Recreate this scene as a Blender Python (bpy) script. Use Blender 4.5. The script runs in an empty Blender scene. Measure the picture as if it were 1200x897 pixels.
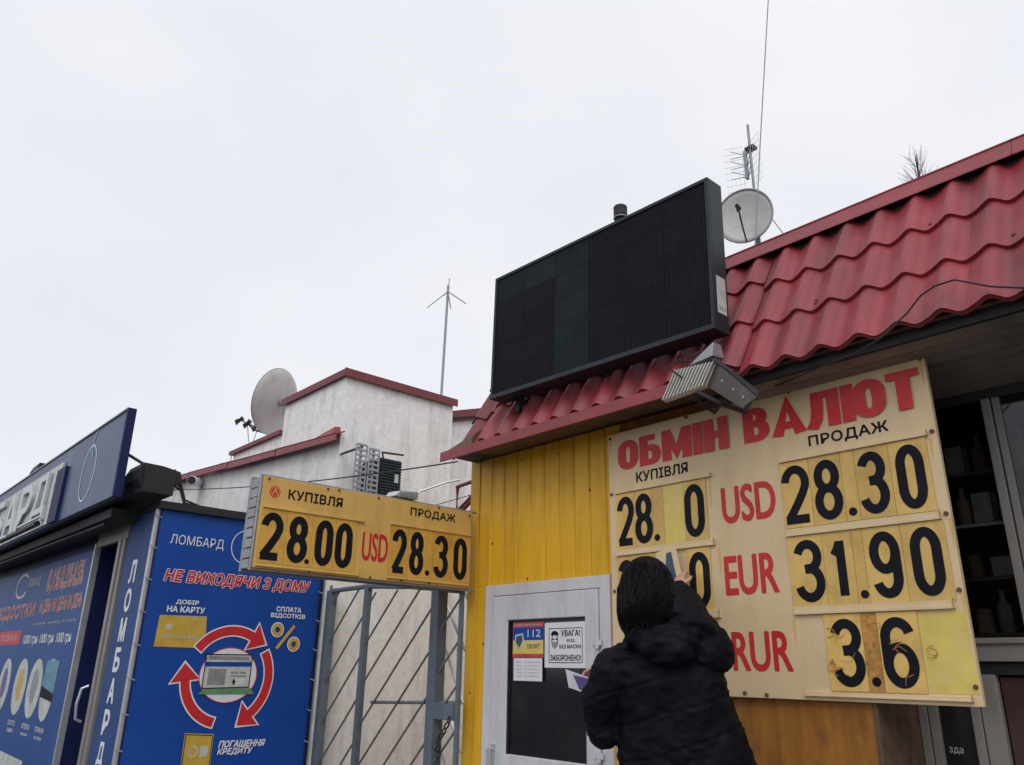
import bpy, bmesh, math, random
from mathutils import Vector, Matrix, noise
random.seed(7)
SC = bpy.context.scene
COL = SC.collection
PI = math.pi

# ------------------------------------------------------------------ camera
cam_data = bpy.data.cameras.new('camera')
cam = bpy.data.objects.new('camera', cam_data); COL.objects.link(cam)
_f = Vector((-0.70381877, 0.62222898, 0.34273932)); _r = Vector((0.66714748, 0.74470797, 0.01800797)); _u = Vector((-0.24403562, 0.24133202, 0.93925794))
_u = (_r.cross(_f)); _r = _f.cross(_u)
cam.matrix_world = Matrix(((_r.x, _u.x, -_f.x, 0), (_r.y, _u.y, -_f.y, 0), (_r.z, _u.z, -_f.z, 1.45), (0, 0, 0, 1)))
cam_data.sensor_width = 36; cam_data.lens = 27.73; cam_data.clip_start = 0.05; cam_data.clip_end = 2000
SC.camera = cam
# ------------------------------------------------------------------ world: overcast sky
w = bpy.data.worlds.new('World'); SC.world = w; w.use_nodes = True
N = w.node_tree.nodes; L = w.node_tree.links
bg = N['Background']; bg.inputs['Strength'].default_value = 0.1
sky = N.new('ShaderNodeTexSky'); sky.sky_type = 'NISHITA'; sky.sun_disc = False
sky.sun_elevation = math.radians(44); sky.sun_rotation = math.radians(138)
hs = N.new('ShaderNodeHueSaturation'); hs.inputs['Saturation'].default_value = 0.25; L.new(sky.outputs[0], hs.inputs['Color'])
tc = N.new('ShaderNodeTexCoord'); mp = N.new('ShaderNodeMapping'); mp.inputs['Scale'].default_value = (1.2, 1.2, 2.2); L.new(tc.outputs['Generated'], mp.inputs[0])
nz = N.new('ShaderNodeTexNoise'); nz.inputs['Scale'].default_value = 1.4; nz.inputs['Detail'].default_value = 5; nz.inputs['Roughness'].default_value = .45; L.new(mp.outputs[0], nz.inputs['Vector'])
cr = N.new('ShaderNodeValToRGB'); cr.color_ramp.elements[0].position = .3; cr.color_ramp.elements[1].position = .72
cr.color_ramp.elements[0].color = (7.7, 7.9, 8.6, 1); cr.color_ramp.elements[1].color = (9.4, 9.45, 9.9, 1); L.new(nz.outputs[0], cr.inputs[0])
mx = N.new('ShaderNodeMix'); mx.data_type = 'RGBA'; mx.inputs[0].default_value = .93; L.new(hs.outputs[0], mx.inputs[6]); L.new(cr.outputs[0], mx.inputs[7])
L.new(mx.outputs[2], bg.inputs['Color'])
sun_d = bpy.data.lights.new('sun', 'SUN'); sun_d.energy = 1.0; sun_d.angle = math.radians(35); sun_d.color = (1, .97, .93)
sun = bpy.data.objects.new('sun', sun_d); COL.objects.link(sun)
sun.rotation_euler = (math.radians(46), 0, math.radians(42)); sun.location = (0, -5, 12)
SC.view_settings.view_transform = 'Standard'; SC.view_settings.look = 'None'; SC.view_settings.exposure = 0.06; SC.view_settings.gamma = 1
SC.cycles.max_bounces = 6

# ------------------------------------------------------------------ materials
MATS = {}
def mat(name, c, var=.12, scale=6, rough=.6, bump=.05, bscale=60, metal=0, stretch=(1, 1, 1), dirt=None, rnd=0, spec=.5, wave=None):
    m = bpy.data.materials.new(name); m.use_nodes = True; MATS[name] = m
    n = m.node_tree.nodes; l = m.node_tree.links; p = n['Principled BSDF']
    t = n.new('ShaderNodeTexCoord'); mp = n.new('ShaderNodeMapping'); mp.inputs['Scale'].default_value = stretch; l.new(t.outputs['Object'], mp.inputs[0])
    a = n.new('ShaderNodeTexNoise'); a.inputs['Scale'].default_value = scale; a.inputs['Detail'].default_value = 6; a.inputs['Roughness'].default_value = .6; l.new(mp.outputs[0], a.inputs['Vector'])
    r = n.new('ShaderNodeValToRGB'); r.color_ramp.elements[0].position = .3; r.color_ramp.elements[1].position = .7
    r.color_ramp.elements[0].color = tuple(x * (1 - var) for x in c) + (1,); r.color_ramp.elements[1].color = tuple(min(1, x * (1 + var)) for x in c) + (1,)
    l.new(a.outputs[0], r.inputs[0]); out = r.outputs[0]
    if dirt:
        dc, amt, ds, dst = dirt
        mp2 = n.new('ShaderNodeMapping'); mp2.inputs['Scale'].default_value = dst; l.new(t.outputs['Object'], mp2.inputs[0])
        d = n.new('ShaderNodeTexNoise'); d.inputs['Scale'].default_value = ds; d.inputs['Detail'].default_value = 8; d.inputs['Roughness'].default_value = .7; l.new(mp2.outputs[0], d.inputs['Vector'])
        dr = n.new('ShaderNodeValToRGB'); dr.color_ramp.elements[0].position = .48; dr.color_ramp.elements[0].color = (0, 0, 0, 1); dr.color_ramp.elements[1].position = .72; dr.color_ramp.elements[1].color = (amt, amt, amt, 1); l.new(d.outputs[0], dr.inputs[0])
        x = n.new('ShaderNodeMix'); x.data_type = 'RGBA'; l.new(dr.outputs[0], x.inputs[0]); l.new(out, x.inputs[6]); x.inputs[7].default_value = tuple(dc) + (1,); out = x.outputs[2]
    if wave:
        wc, ws, axis = wave
        wv = n.new('ShaderNodeTexWave'); wv.bands_direction = axis; wv.inputs['Scale'].default_value = ws; wv.inputs['Distortion'].default_value = .0; l.new(t.outputs['Object'], wv.inputs['Vector'])
        x = n.new('ShaderNodeMix'); x.data_type = 'RGBA'; l.new(wv.outputs[0], x.inputs[0]); l.new(out, x.inputs[6]); x.inputs[7].default_value = tuple(wc) + (1,); out = x.outputs[2]
    if rnd:
        oi = n.new('ShaderNodeObjectInfo'); mr = n.new('ShaderNodeMapRange'); mr.inputs[3].default_value = 1 - rnd; mr.inputs[4].default_value = 1 + rnd; l.new(oi.outputs['Random'], mr.inputs[0])
        v = n.new('ShaderNodeVectorMath'); v.operation = 'SCALE'; l.new(out, v.inputs[0]); l.new(mr.outputs[0], v.inputs['Scale']); out = v.outputs[0]
    l.new(out, p.inputs['Base Color'])
    p.inputs['Roughness'].default_value = rough; p.inputs['Metallic'].default_value = metal; p.inputs['Specular IOR Level'].default_value = spec
    if bump:
        b2 = n.new('ShaderNodeTexNoise'); b2.inputs['Scale'].default_value = bscale; b2.inputs['Detail'].default_value = 5; l.new(mp.outputs[0], b2.inputs['Vector'])
        b = n.new('ShaderNodeBump'); b.inputs['Strength'].default_value = min(1, bump * 4); b.inputs['Distance'].default_value = .01; l.new(b2.outputs[0], b.inputs['Height']); l.new(b.outputs[0], p.inputs['Normal'])
    return m
M = {}
M['roof'] = mat('roof_red', (.29, .037, .048), .16, 3, .42, .02, 90, dirt=((.085, .04, .04), .75, 3.5, (1.3, .3, .3)), rnd=.10)
M['redmetal'] = mat('red_flashing', (.27, .037, .046), .15, 5, .45, .02, dirt=((.08, .04, .04), .5, 6, (1, 1, 1)))
M['redold'] = mat('old_red_roof', (.20, .04, .045), .2, 5, .55, .03, dirt=((.07, .04, .04), .6, 5, (1, 1, 1)))
M['yellow'] = mat('yellow_board', (.74, .41, .012), .08, 2.5, .5, .02, 30, stretch=(1, 1, .25), dirt=((.28, .13, .02), .45, 4, (3, 3, .35)), rnd=.05)
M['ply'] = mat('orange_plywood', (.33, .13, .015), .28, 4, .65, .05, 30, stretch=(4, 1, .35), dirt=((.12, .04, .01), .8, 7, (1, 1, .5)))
M['cream'] = mat('cream_sign', (.70, .54, .32), .06, 2.2, .5, .01, 30, dirt=((.50, .32, .12), .4, 3, (1.5, 1, .6)))
M['ochre'] = mat('ochre_sign', (.68, .43, .12), .07, 2.2, .5, .01, 30, dirt=((.40, .22, .06), .5, 4, (1, 1.5, .6)))
M['card'] = mat('number_card', (.68, .45, .13), .10, 9, .45, .01, 30, dirt=((.42, .22, .05), .55, 9, (1, 1, .6)), rnd=.12)
M['cardb'] = mat('blade_number_card', (.68, .39, .07), .10, 9, .45, .01, 30, dirt=((.35, .17, .04), .5, 9, (1, 1, .6)), rnd=.10)
M['cardyellow'] = mat('yellowed_card', (.70, .55, .13), .12, 7, .5, .01, 30, dirt=((.75, .55, .25), .8, 8, (1, 1, 1)))
M['rust'] = mat('rust_strip', (.50, .25, .06), .3, 20, .8, .03, 60, dirt=((.16, .06, .02), .8, 30, (1, 1, 1)))
M['black'] = mat('black_vinyl', (.007, .009, .014), .3, 10, .6, .01, 60, spec=.15)
M['redvinyl'] = mat('red_vinyl', (.56, .018, .024), .12, 14, .5, .01, 60)
M['navyvinyl'] = mat('dark_blue_vinyl', (.03, .07, .12), .2, 20, .4, .01)
M['white'] = mat('white_print', (.72, .74, .78), .06, 8, .5, .01)
M['whitem'] = mat('white_upvc', (.60, .595, .63), .06, 3, .35, .01, dirt=((.34, .32, .32), .4, 5, (2, 2, .4)))
M['greypvc'] = mat('grey_upvc', (.24, .225, .21), .08, 3, .4, .01, dirt=((.15, .13, .12), .5, 6, (2, 2, .4)))
M['stucco'] = mat('white_stucco', (.86, .85, .84), .10, 16, .95, .12, 30, stretch=(1, 1, .8), dirt=((.38, .36, .33), .50, 2.4, (2.6, 2.6, .40)))
M['glass'] = mat('dark_glass', (.010, .012, .015), .3, 3, .08, 0, dirt=((.05, .035, .03), .4, 2, (1, 1, 1)))
M['banner'] = mat('blue_banner', (.005, .062, .33), .10, 1.5, .45, .12, 3.5, spec=.3, dirt=((.02, .08, .30), .5, 1.4, (1, 1, 1)))
M['navy'] = mat('navy_panel', (.022, .066, .21), .15, 2, .55, .02, 5, dirt=((.05, .08, .16), .5, 3, (1, 1, .5)), spec=.2)
M['navydoor'] = mat('navy_door', (.010, .016, .075), .15, 2, .55, .01, 5, spec=.2)
M['fascianavy'] = mat('fascia_blue', (.045, .078, .165), .18, 1.5, .4, .02, 4, spec=.3, dirt=((.10, .15, .23), .6, 1.3, (1, 1, .4)))
M['poster'] = mat('poster_blue', (.018, .075, .26), .15, 1.5, .5, .01, 4, dirt=((.05, .12, .28), .5, 1.2, (1, 1, 1)), spec=.2)
M['darkmetal'] = mat('dark_metal', (.02, .021, .024), .2, 8, .55, .02, spec=.35)
M['leadmetal'] = mat('led_frame', (.018, .027, .036), .15, 6, .45, .01, spec=.3)
M['grey'] = mat('grey_metal', (.30, .32, .35), .12, 10, .45, .02, metal=.3, dirt=((.12, .10, .09), .4, 12, (1, 1, 1)))
M['silver'] = mat('silver_metal', (.55, .56, .58), .10, 10, .4, .02, metal=.6)
M['alu'] = mat('aluminium_fins', (.62, .61, .58), .10, 14, .45, .02, metal=.35, dirt=((.28, .24, .2), .5, 14, (1, 1, 1)))
M['gate'] = mat('blue_grey_gate', (.11, .15, .19), .15, 10, .5, .03, dirt=((.16, .10, .07), .3, 9, (1, 1, 1)))
M['gatebar'] = mat('dark_gate_bar', (.16, .17, .185), .2, 10, .55, .03, dirt=((.14, .07, .04), .4, 12, (1, 1, 1)))
M['screenA'] = mat('led_module_plain', (.018, .017, .023), .2, 4, .65, .1, 220, wave=((.004, .004, .006), 17, 'X'), rnd=.10, spec=.08)
M['screenB'] = mat('led_module_teal', (.016, .027, .032), .3, 4, .6, .1, 220, wave=((.004, .007, .009), 17, 'X'), rnd=.12, spec=.1)
M['soffit'] = mat('brown_soffit', (.24, .19, .155), .2, 5, .6, .03, 40, stretch=(.3, 1, 1), dirt=((.05, .035, .028), .6, 5, (1, 1, 1)), rnd=.1)
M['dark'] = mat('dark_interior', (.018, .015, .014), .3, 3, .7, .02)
M['asphalt'] = mat('asphalt', (.055, .054, .052), .2, 8, .9, .2, 120, dirt=((.09, .085, .08), .6, .6, (1, 1, 1)))
M['paving'] = mat('concrete_paving', (.20, .19, .18), .12, 6, .85, .1, 70, dirt=((.10, .09, .085), .6, 2, (1, 1, 1)), rnd=.08)
M['dishgrey'] = mat('dish_grey', (.50, .49, .48), .07, 4, .5, .01, dirt=((.28, .22, .18), .4, 7, (1, 1, 1)))
M['brown'] = mat('rusty_brown', (.12, .07, .045), .4, 14, .7, .05)
M['jacket'] = mat('black_quilted_fabric', (.005, .006, .010), .3, 12, .65, .08, 38, spec=.13)
M['hair'] = mat('dark_hair', (.007, .004, .006), .5, 40, .5, .12, 120, stretch=(1, 1, .06), spec=.18)
M['skin'] = mat('skin', (.56, .31, .24), .06, 30, .5, .02)
M['trousers'] = mat('dark_trousers', (.02, .022, .03), .2, 30, .8, .05)
M['bark'] = mat('bark', (.10, .075, .065), .3, 10, .9, .1)
M['gold'] = mat('gold_print', (.55, .36, .055), .15, 8, .4, .01)
M['paleprint'] = mat('pale_print', (.50, .53, .50), .25, 9, .5, .01)
M['purple'] = mat('purple_print', (.14, .10, .30), .3, 30, .5, .01)
M['green'] = mat('green_print', (.12, .26, .14), .25, 30, .5, .01)
M['orange'] = mat('faded_red_print', (.50, .055, .05), .25, 20, .5, .01)
M['teal'] = mat('teal_print', (.08, .25, .34), .4, 14, .4, .01)
M['goods'] = mat('dim_goods', (.34, .22, .16), .4, 8, .5, .02, rnd=.5)
M['goodsl'] = mat('pale_goods', (.70, .68, .66), .3, 8, .4, .02, rnd=.4)
M['lamp'] = mat('dark_brown_casing', (.05, .038, .03), .3, 10, .5, .03, dirt=((.14, .10, .07), .4, 14, (1, 1, 1)))
M['darkred'] = mat('dark_red_panel', (.055, .022, .02), .25, 4, .5, .02)
# window pane: thin, slightly dirty, reflecting glass one can look through
gm = bpy.data.materials.new('window_glass'); gm.use_nodes = True; n = gm.node_tree.nodes; l = gm.node_tree.links
n.remove(n['Principled BSDF']); tr = n.new('ShaderNodeBsdfTransparent'); tr.inputs[0].default_value = (.72, .74, .75, 1); gl = n.new('ShaderNodeBsdfGlossy'); gl.inputs['Roughness'].default_value = .04
fr = n.new('ShaderNodeFresnel'); fr.inputs[0].default_value = 1.5; mi = n.new('ShaderNodeMixShader'); l.new(fr.outputs[0], mi.inputs[0]); l.new(tr.outputs[0], mi.inputs[1]); l.new(gl.outputs[0], mi.inputs[2]); l.new(mi.outputs[0], n['Material Output'].inputs[0])
M['pane'] = gm

# ------------------------------------------------------------------ object helpers
ORG = {}
def tag(o, label, cat, group=None):
    if label: o['label'] = label
    if cat: o['category'] = cat
    if group: o['group'] = group
    return o
def thing(name, label, cat, loc=(0, 0, 0), group=None):
    o = bpy.data.objects.new(name, None); COL.objects.link(o); o.location = loc; ORG[o.name] = Vector(loc); o.empty_display_size = .1
    return tag(o, label, cat, group)
class MB:
    def __init__(s): s.v = []; s.f = []; s.mi = []
    def add(s, vs, fs):
        k = len(s.v); s.v += [tuple(v) for v in vs]; s.f += [tuple(i + k for i in f) for f in fs]; return s
    def box(s, x0, x1, y0, y1, z0, z1):
        return s.add([(x0, y0, z0), (x1, y0, z0), (x1, y1, z0), (x0, y1, z0), (x0, y0, z1), (x1, y0, z1), (x1, y1, z1), (x0, y1, z1)],
                     [(0, 3, 2, 1), (4, 5, 6, 7), (0, 1, 5, 4), (1, 2, 6, 5), (2, 3, 7, 6), (3, 0, 4, 7)])
    def hexa(s, p):  # 8 points, bottom ring then top ring
        return s.add(p, [(0, 3, 2, 1), (4, 5, 6, 7), (0, 1, 5, 4), (1, 2, 6, 5), (2, 3, 7, 6), (3, 0, 4, 7)])
    def obox(s, c, ax, ay, az, hx, hy, hz):
        c = Vector(c); ax, ay, az = [Vector(a).normalized() for a in (ax, ay, az)]
        return s.hexa([c + ax * hx * i + ay * hy * j + az * hz * k for k in (-1, 1) for i, j in ((-1, -1), (1, -1), (1, 1), (-1, 1))])
    def tube(s, pts, r, n=8, cap=True):
        pts = [Vector(p) for p in pts]; rs = r if isinstance(r, (list, tuple)) else [r] * len(pts)
        k = len(s.v); prev = None
        for i, p in enumerate(pts):
            d = (pts[min(i + 1, len(pts) - 1)] - pts[max(i - 1, 0)]).normalized()
            a = prev if prev is not None else (Vector((0, 0, 1)) if abs(d.z) < .9 else Vector((1, 0, 0)))
            x = a - d * a.dot(d)
            if x.length < 1e-4: x = d.orthogonal()
            x.normalize(); y = d.cross(x); prev = x
            for j in range(n):
                t = 2 * PI * j / n; s.v.append(tuple(p + (x * math.cos(t) + y * math.sin(t)) * rs[i]))
        for i in range(len(pts) - 1):
            for j in range(n):
                a = k + i * n + j; b = k + i * n + (j + 1) % n; s.f.append((a, b, b + n, a + n))
        if cap: s.f.append(tuple(k + j for j in reversed(range(n)))); s.f.append(tuple(k + (len(pts) - 1) * n + j for j in range(n)))
        return s
    def loft(s, rings):  # rings of equal vertex count
        k = len(s.v); n = len(rings[0])
        for r in rings: s.v += [tuple(v) for v in r]
        for i in range(len(rings) - 1):
            for j in range(n):
                a = k + i * n + j; b = k + i * n + (j + 1) % n; s.f.append((a, b, b + n, a + n))
        s.f.append(tuple(k + j for j in reversed(range(n)))); s.f.append(tuple(k + (len(rings) - 1) * n + j for j in range(n)))
        return s
    def ball(s, c, r, n=12, m=8, rot=None):
        c = Vector(c); r = Vector(r) if not isinstance(r, (int, float)) else Vector((r, r, r)); rings = []
        for i in range(1, m):
            a = PI * i / m; ring = []
            for j in range(n):
                t = 2 * PI * j / n; p = Vector((r.x * math.sin(a) * math.cos(t), r.y * math.sin(a) * math.sin(t), -r.z * math.cos(a)))
                if rot: p = rot @ p
                ring.append(c + p)
            rings.append(ring)
        return s.loft(rings)
    def prism(s, poly, F, n0, n1):
        k = len(s.v); m = len(poly)
        s.v += [F(a, b, n0) for a, b in poly] + [F(a, b, n1) for a, b in poly]
        s.f.append(tuple(k + i for i in range(m))); s.f.append(tuple(k + m + i for i in reversed(range(m))))
        for i in range(m): j = (i + 1) % m; s.f.append((k + i, k + j, k + m + j, k + m + i))
        return s
    def plate(s, F, a0, a1, b0, b1, n0, n1): return s.prism([(a0, b0), (a1, b0), (a1, b1), (a0, b1)], F, n0, n1)
    def ribbon(s, pts, w, F, n, closed=False):
        P = [Vector(p) for p in pts]; m = len(P); k = len(s.v)
        for i in range(m):
            if closed: d0 = (P[i] - P[i - 1]); d1 = (P[(i + 1) % m] - P[i])
            else: d0 = P[i] - P[max(i - 1, 0)]; d1 = P[min(i + 1, m - 1)] - P[i]
            if d0.length < 1e-9: d0 = d1
            if d1.length < 1e-9: d1 = d0
            d0.normalize(); d1.normalize(); n0 = Vector((-d0.y, d0.x)); n1 = Vector((-d1.y, d1.x)); b = n0 + n1
            b = n0 if b.length < 1e-3 else b.normalized(); sc = min(1 / max(b.dot(n0), .35), 2.2); b = b * sc * w / 2
            s.v.append(F(P[i].x + b.x, P[i].y + b.y, n + i * .00003)); s.v.append(F(P[i].x - b.x, P[i].y - b.y, n + i * .00003))
        for i in range(m if closed else m - 1):
            a = k + 2 * i; b2 = k + 2 * ((i + 1) % m); s.f.append((a, a + 1, b2 + 1, b2))
        return s
    def build(s, name, m, parent=None, smooth=False, bev=0, label=None, kind=None):
        me = bpy.data.meshes.new(name); org = ORG.get(parent.name, Vector()) if parent else Vector()
        me.from_pydata([(v[0] - org.x, v[1] - org.y, v[2] - org.z) for v in s.v], [], s.f); me.update()
        bm = bmesh.new(); bm.from_mesh(me); bmesh.ops.recalc_face_normals(bm, faces=bm.faces); bm.to_mesh(me); bm.free()
        me.materials.append(M[m] if isinstance(m, str) else m)
        if smooth: me.polygons.foreach_set('use_smooth', [True] * len(me.polygons))
        o = bpy.data.objects.new(name, me); COL.objects.link(o)
        if parent: o.parent = parent; ORG[o.name] = org
        if bev:
            b = o.modifiers.new('bevel', 'BEVEL'); b.width = bev; b.segments = 2; b.limit_method = 'ANGLE'
        if label: o['label'] = label
        if kind: o['kind'] = kind
        return o
def FY(Y): return lambda a, b, n=0: (a, Y - n, b)      # a plane that faces -Y
def FX(X): return lambda a, b, n=0: (X + n, a, b)      # a plane that faces +X

# text as flat print: outlines of the built-in font mapped into a rectangle on a plane
_tc = {}
def glyphs(t, off, spacing=1.0):
    key = (t, off, spacing)
    if key not in _tc:
        c = bpy.data.curves.new('t', 'FONT'); c.body = t; c.size = 1; c.offset = off; c.resolution_u = 4; c.space_character = spacing; c.space_line = .8; c.align_x = 'LEFT'
        o = bpy.data.objects.new('t', c); COL.objects.link(o); dg = bpy.context.evaluated_depsgraph_get(); me = bpy.data.meshes.new_from_object(o.evaluated_get(dg))
        _tc[key] = ([v.co.copy() for v in me.vertices], [tuple(p.vertices) for p in me.polygons])
        bpy.data.objects.remove(o); bpy.data.curves.remove(c); bpy.data.meshes.remove(me)
    return _tc[key]
def text(mb, t, F, a0, a1, b0, b1, n, off=0.0, shear=0, spacing=1.0):
    vs, fs = glyphs(t, 0.0, spacing)
    x0 = min(v.x for v in vs); x1 = max(v.x for v in vs); y0 = min(v.y for v in vs); y1 = max(v.y for v in vs)
    e = off * (b1 - b0) / (y1 - y0)
    sh = [(0, 0)] + ([(e * math.cos(math.radians(a)), e * math.sin(math.radians(a))) for a in range(0, 360, 45)] if off > 0 else [])
    for q_, (dx, dy) in enumerate(sh):
        for fi, f in enumerate(fs):      # faces a hair apart, since letter outlines of the font overlap
            k = len(mb.v)
            for vi in f:
                v = vs[vi]; u = (v.x - x0) / (x1 - x0); q = (v.y - y0) / (y1 - y0)
                mb.v.append(F(a0 + u * (a1 - a0 - shear) + q * shear + dx, b0 + q * (b1 - b0) + dy, n + q_ * .0001 + (fi % 9) * .000011))
            mb.f.append(tuple(range(k, k + len(f))))
    return mb
def lettering(t, F, a0, a1, b0, b1, n, m, parent, off=0.0, shear=0, name='lettering', spacing=1.0):
    return text(MB(), t, F, a0, a1, b0, b1, n, off, shear, spacing).build(name, m, parent)

# narrow digits drawn as strokes
def arc(cx, cy, rx, ry, a0, a1, k=18): return [(cx + rx * math.cos(math.radians(a0 + (a1 - a0) * i / k)), cy + ry * math.sin(math.radians(a0 + (a1 - a0) * i / k))) for i in range(k + 1)]
def digit_paths(d, W, H):
    if d == '0': return [(arc(W / 2, H * .72, W / 2, H * .28, 0, 180) + arc(W / 2, H * .28, W / 2, H * .28, 180, 360), True)]
    if d == '1': return [([(W * .8, 0), (W * .8, H)], False), ([(W * .8, H * .97), (W * .45, H * .83), (W * .12, H * .74)], False)]
    if d == '2': return [(arc(W / 2, H * .73, W / 2, H * .27, 175, -18) + [(W * .82, H * .5), (W * .5, H * .28), (W * .16, H * .07), (W * .05, 0)], False), ([(-W * .1, 0), (W * 1.05, 0)], False)]
    if d == '3': return [(arc(W * .47, H * .765, W * .48, H * .235, 165, -90) + [(W * .3, H * .53)], False), ([(W * .3, H * .53)] + arc(W * .47, H * .27, W * .53, H * .27, 90, -165), False)]
    if d == '4': return [([(W * .74, -.02), (W * .74, H * 1.03)], False), ([(W * .74, H), (0, H * .25), (W * 1.1, H * .25)], False)]
    if d == '6': return [(arc(W / 2, H * .29, W / 2, H * .29, 0, 360, 30)[:-1], True), (arc(W / 2, H * .74, W / 2, H * .26, 18, 180) + [(0, H * .29)], False)]
    if d == '8': return [(arc(W / 2, H * .76, W * .44, H * .24, 0, 360, 30)[:-1], True), (arc(W / 2, H * .265, W * .5, H * .265, 0, 360, 30)[:-1], True)]
    if d == '9': return [(arc(W / 2, H * .71, W / 2, H * .29, 0, 360, 30)[:-1], True), (arc(W / 2, H * .26, W / 2, H * .26, -162, 0) + [(W, H * .71)], False)]
def heavy_paths(ch, W, H):
    if ch == 'О': return [(arc(W / 2, H * .66, W / 2, H * .34, 0, 180) + arc(W / 2, H * .34, W / 2, H * .34, 180, 360), True)]
    if ch == 'Б': return [([(W * .93, H), (0, H), (0, 0), (W * .6, 0)] + arc(W * .6, H * .29, W * .4, H * .29, -90, 90, 10) + [(0, H * .58)], False)]
    if ch == 'В': return [([(W * .5, 0), (0, 0), (0, H), (W * .5, H)] + arc(W * .5, H * .765, W * .38, H * .235, 90, -90, 10) + [(0, H * .53)], False), ([(W * .5, H * .53)] + arc(W * .55, H * .265, W * .45, H * .265, 90, -90, 10) + [(W * .3, 0)], False)]
    if ch == 'М': return [([(0, 0 - .2 * H), (0, H)], False), ([(W, -.2 * H), (W, H)], False), ([(W * .02, H * 1.05), (W * .5, H * .16), (W * .98, H * 1.05)], False)]
    if ch == 'І': return [([(W / 2, 0), (W / 2, H)], False)]
    if ch == 'Н': return [([(0, 0), (0, H)], False), ([(W, 0), (W, H)], False), ([(0, H * .5), (W, H * .5)], False)]
    if ch == 'А': return [([(0, 0), (W * .5, H), (W, 0)], False), ([(W * .18, H * .22), (W * .82, H * .22)], False)]
    if ch == 'Л': return [([(-W * .12, 0), (W * .12, H * .12), (W * .22, H * .5), (W * .24, H), (W, H), (W, 0)], False)]
    if ch == 'Ю': return [([(0, 0), (0, H)], False), ([(0, H * .5), (W * .4, H * .5)], False), (arc(W * .69, H * .66, W * .31, H * .34, 0, 180) + arc(W * .69, H * .34, W * .31, H * .34, 180, 360), True)]
    if ch == 'Т': return [([(-.019, H), (W + .019, H)], False), ([(W / 2, 0), (W / 2, H)], False)]
def heavy(word, F, a0, a1, b0, b1, n, m, parent, wv=.066, wh=.037):
    # squeezed poster letters: upright strokes are heavier than level ones
    wid = {'М': 1.30, 'І': .42, 'Ю': 1.45, 'Т': 1.0, 'А': 1.30, 'Л': 1.15, 'В': 1.05}; kx = wv / wh; gap = .009
    tot = sum(wid.get(c, 1) for c in word); unit = (a1 - a0 - gap * (len(word) - 1)) / tot; x = a0; mb = MB(); q = 0
    for ch in word:
        w_ = wid.get(ch, 1) * unit; G = lambda a, b, n_=0, x=x: F(x + a * kx, b, n_)
        H = b1 - b0; Wn = w_ / kx
        for p, cl in heavy_paths(ch, Wn - wh, H - wh):
            pp = [(wh / 2 + u, min(max(b0 + wh / 2 + v, b0 + (wh / 2 if abs(v) < 1e-6 and ch in 'ОБЮВ' else 0)), b1 + .004)) for u, v in p]
            # upright ends reach the base and cap lines
            if not cl and ch not in 'БВ': pp = [(u, b0 if v <= b0 + wh / 2 + 1e-4 and ch not in 'Ю' or (v <= b0 + wh / 2 + 1e-4 and len(p) == 2) else (b1 if v >= b1 - wh / 2 - 1e-4 and len(p) == 2 and abs(p[0][0] - p[1][0]) < 1e-6 else v)) for u, v in pp]
            mb.ribbon(pp, wh, G, n + q * .0009, cl); q += 1
        x += w_ + gap
    return mb.build('lettering', m, parent)
def digit(mb, d, F, a0, a1, b0, b1, n, w):
    if d == '.': return mb.prism(arc((a0 + a1) / 2, (b0 + b1) / 2, (a1 - a0) / 2, (b1 - b0) / 2, 0, 342, 18), F, n - .001, n)
    for i, (p, cl) in enumerate(digit_paths(d, a1 - a0 - w, b1 - b0 - w)):
        mb.ribbon([(a0 + w / 2 + x, b0 + w / 2 + y) for x, y in p], w, F, n + i * .0004, cl)
    return mb
def card(parent, F, ca0, ca1, cb0, cb1, n, d, da0, da1, db0, db1, w, m='card', dm='black'):
    o = MB().plate(F, ca0, ca1, cb0, cb1, n, n + .003).build('digit_card', m, parent)
    if d: digit(MB(), d, F, da0, da1, db0, db1, n + .0042, w).build('digit', dm, o)
    return o

# ================================================================== SETTING
def struct(mb, name, m, parent=None, **k): return mb.build(name, m, parent, kind=None if parent else 'structure', **k)
struct(MB().box(-600, 600, -600, 600, -.25, -.05), 'ground', 'asphalt')
pv = bpy.data.objects.new('pavement', None); COL.objects.link(pv); pv['kind'] = 'structure'; ORG[pv.name] = Vector()
MB().box(-16, 4, .6, 3.69, -.045, .0).build('bedding', 'asphalt', pv)
MB().box(-16, 4, .45, .6, -.045, .11).build('kerb', 'paving', pv)
tile_me = None
for i in range(24):
    for j in range(6):
        if tile_me is None:
            o = MB().box(0, .49, 0, .49, 0, .035).build('paving_slab', 'paving', pv, bev=.006); tile_me = o
        else:
            o = tile_me.copy(); COL.objects.link(o); o.parent = pv
        o.location = (-9.5 + i * .5, .62 + j * .5, .001)
st = MB().box(-4.58, -1.2, 2.55, 3.645, .036, .22).build('step', 'paving', pv, bev=.015)

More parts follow.
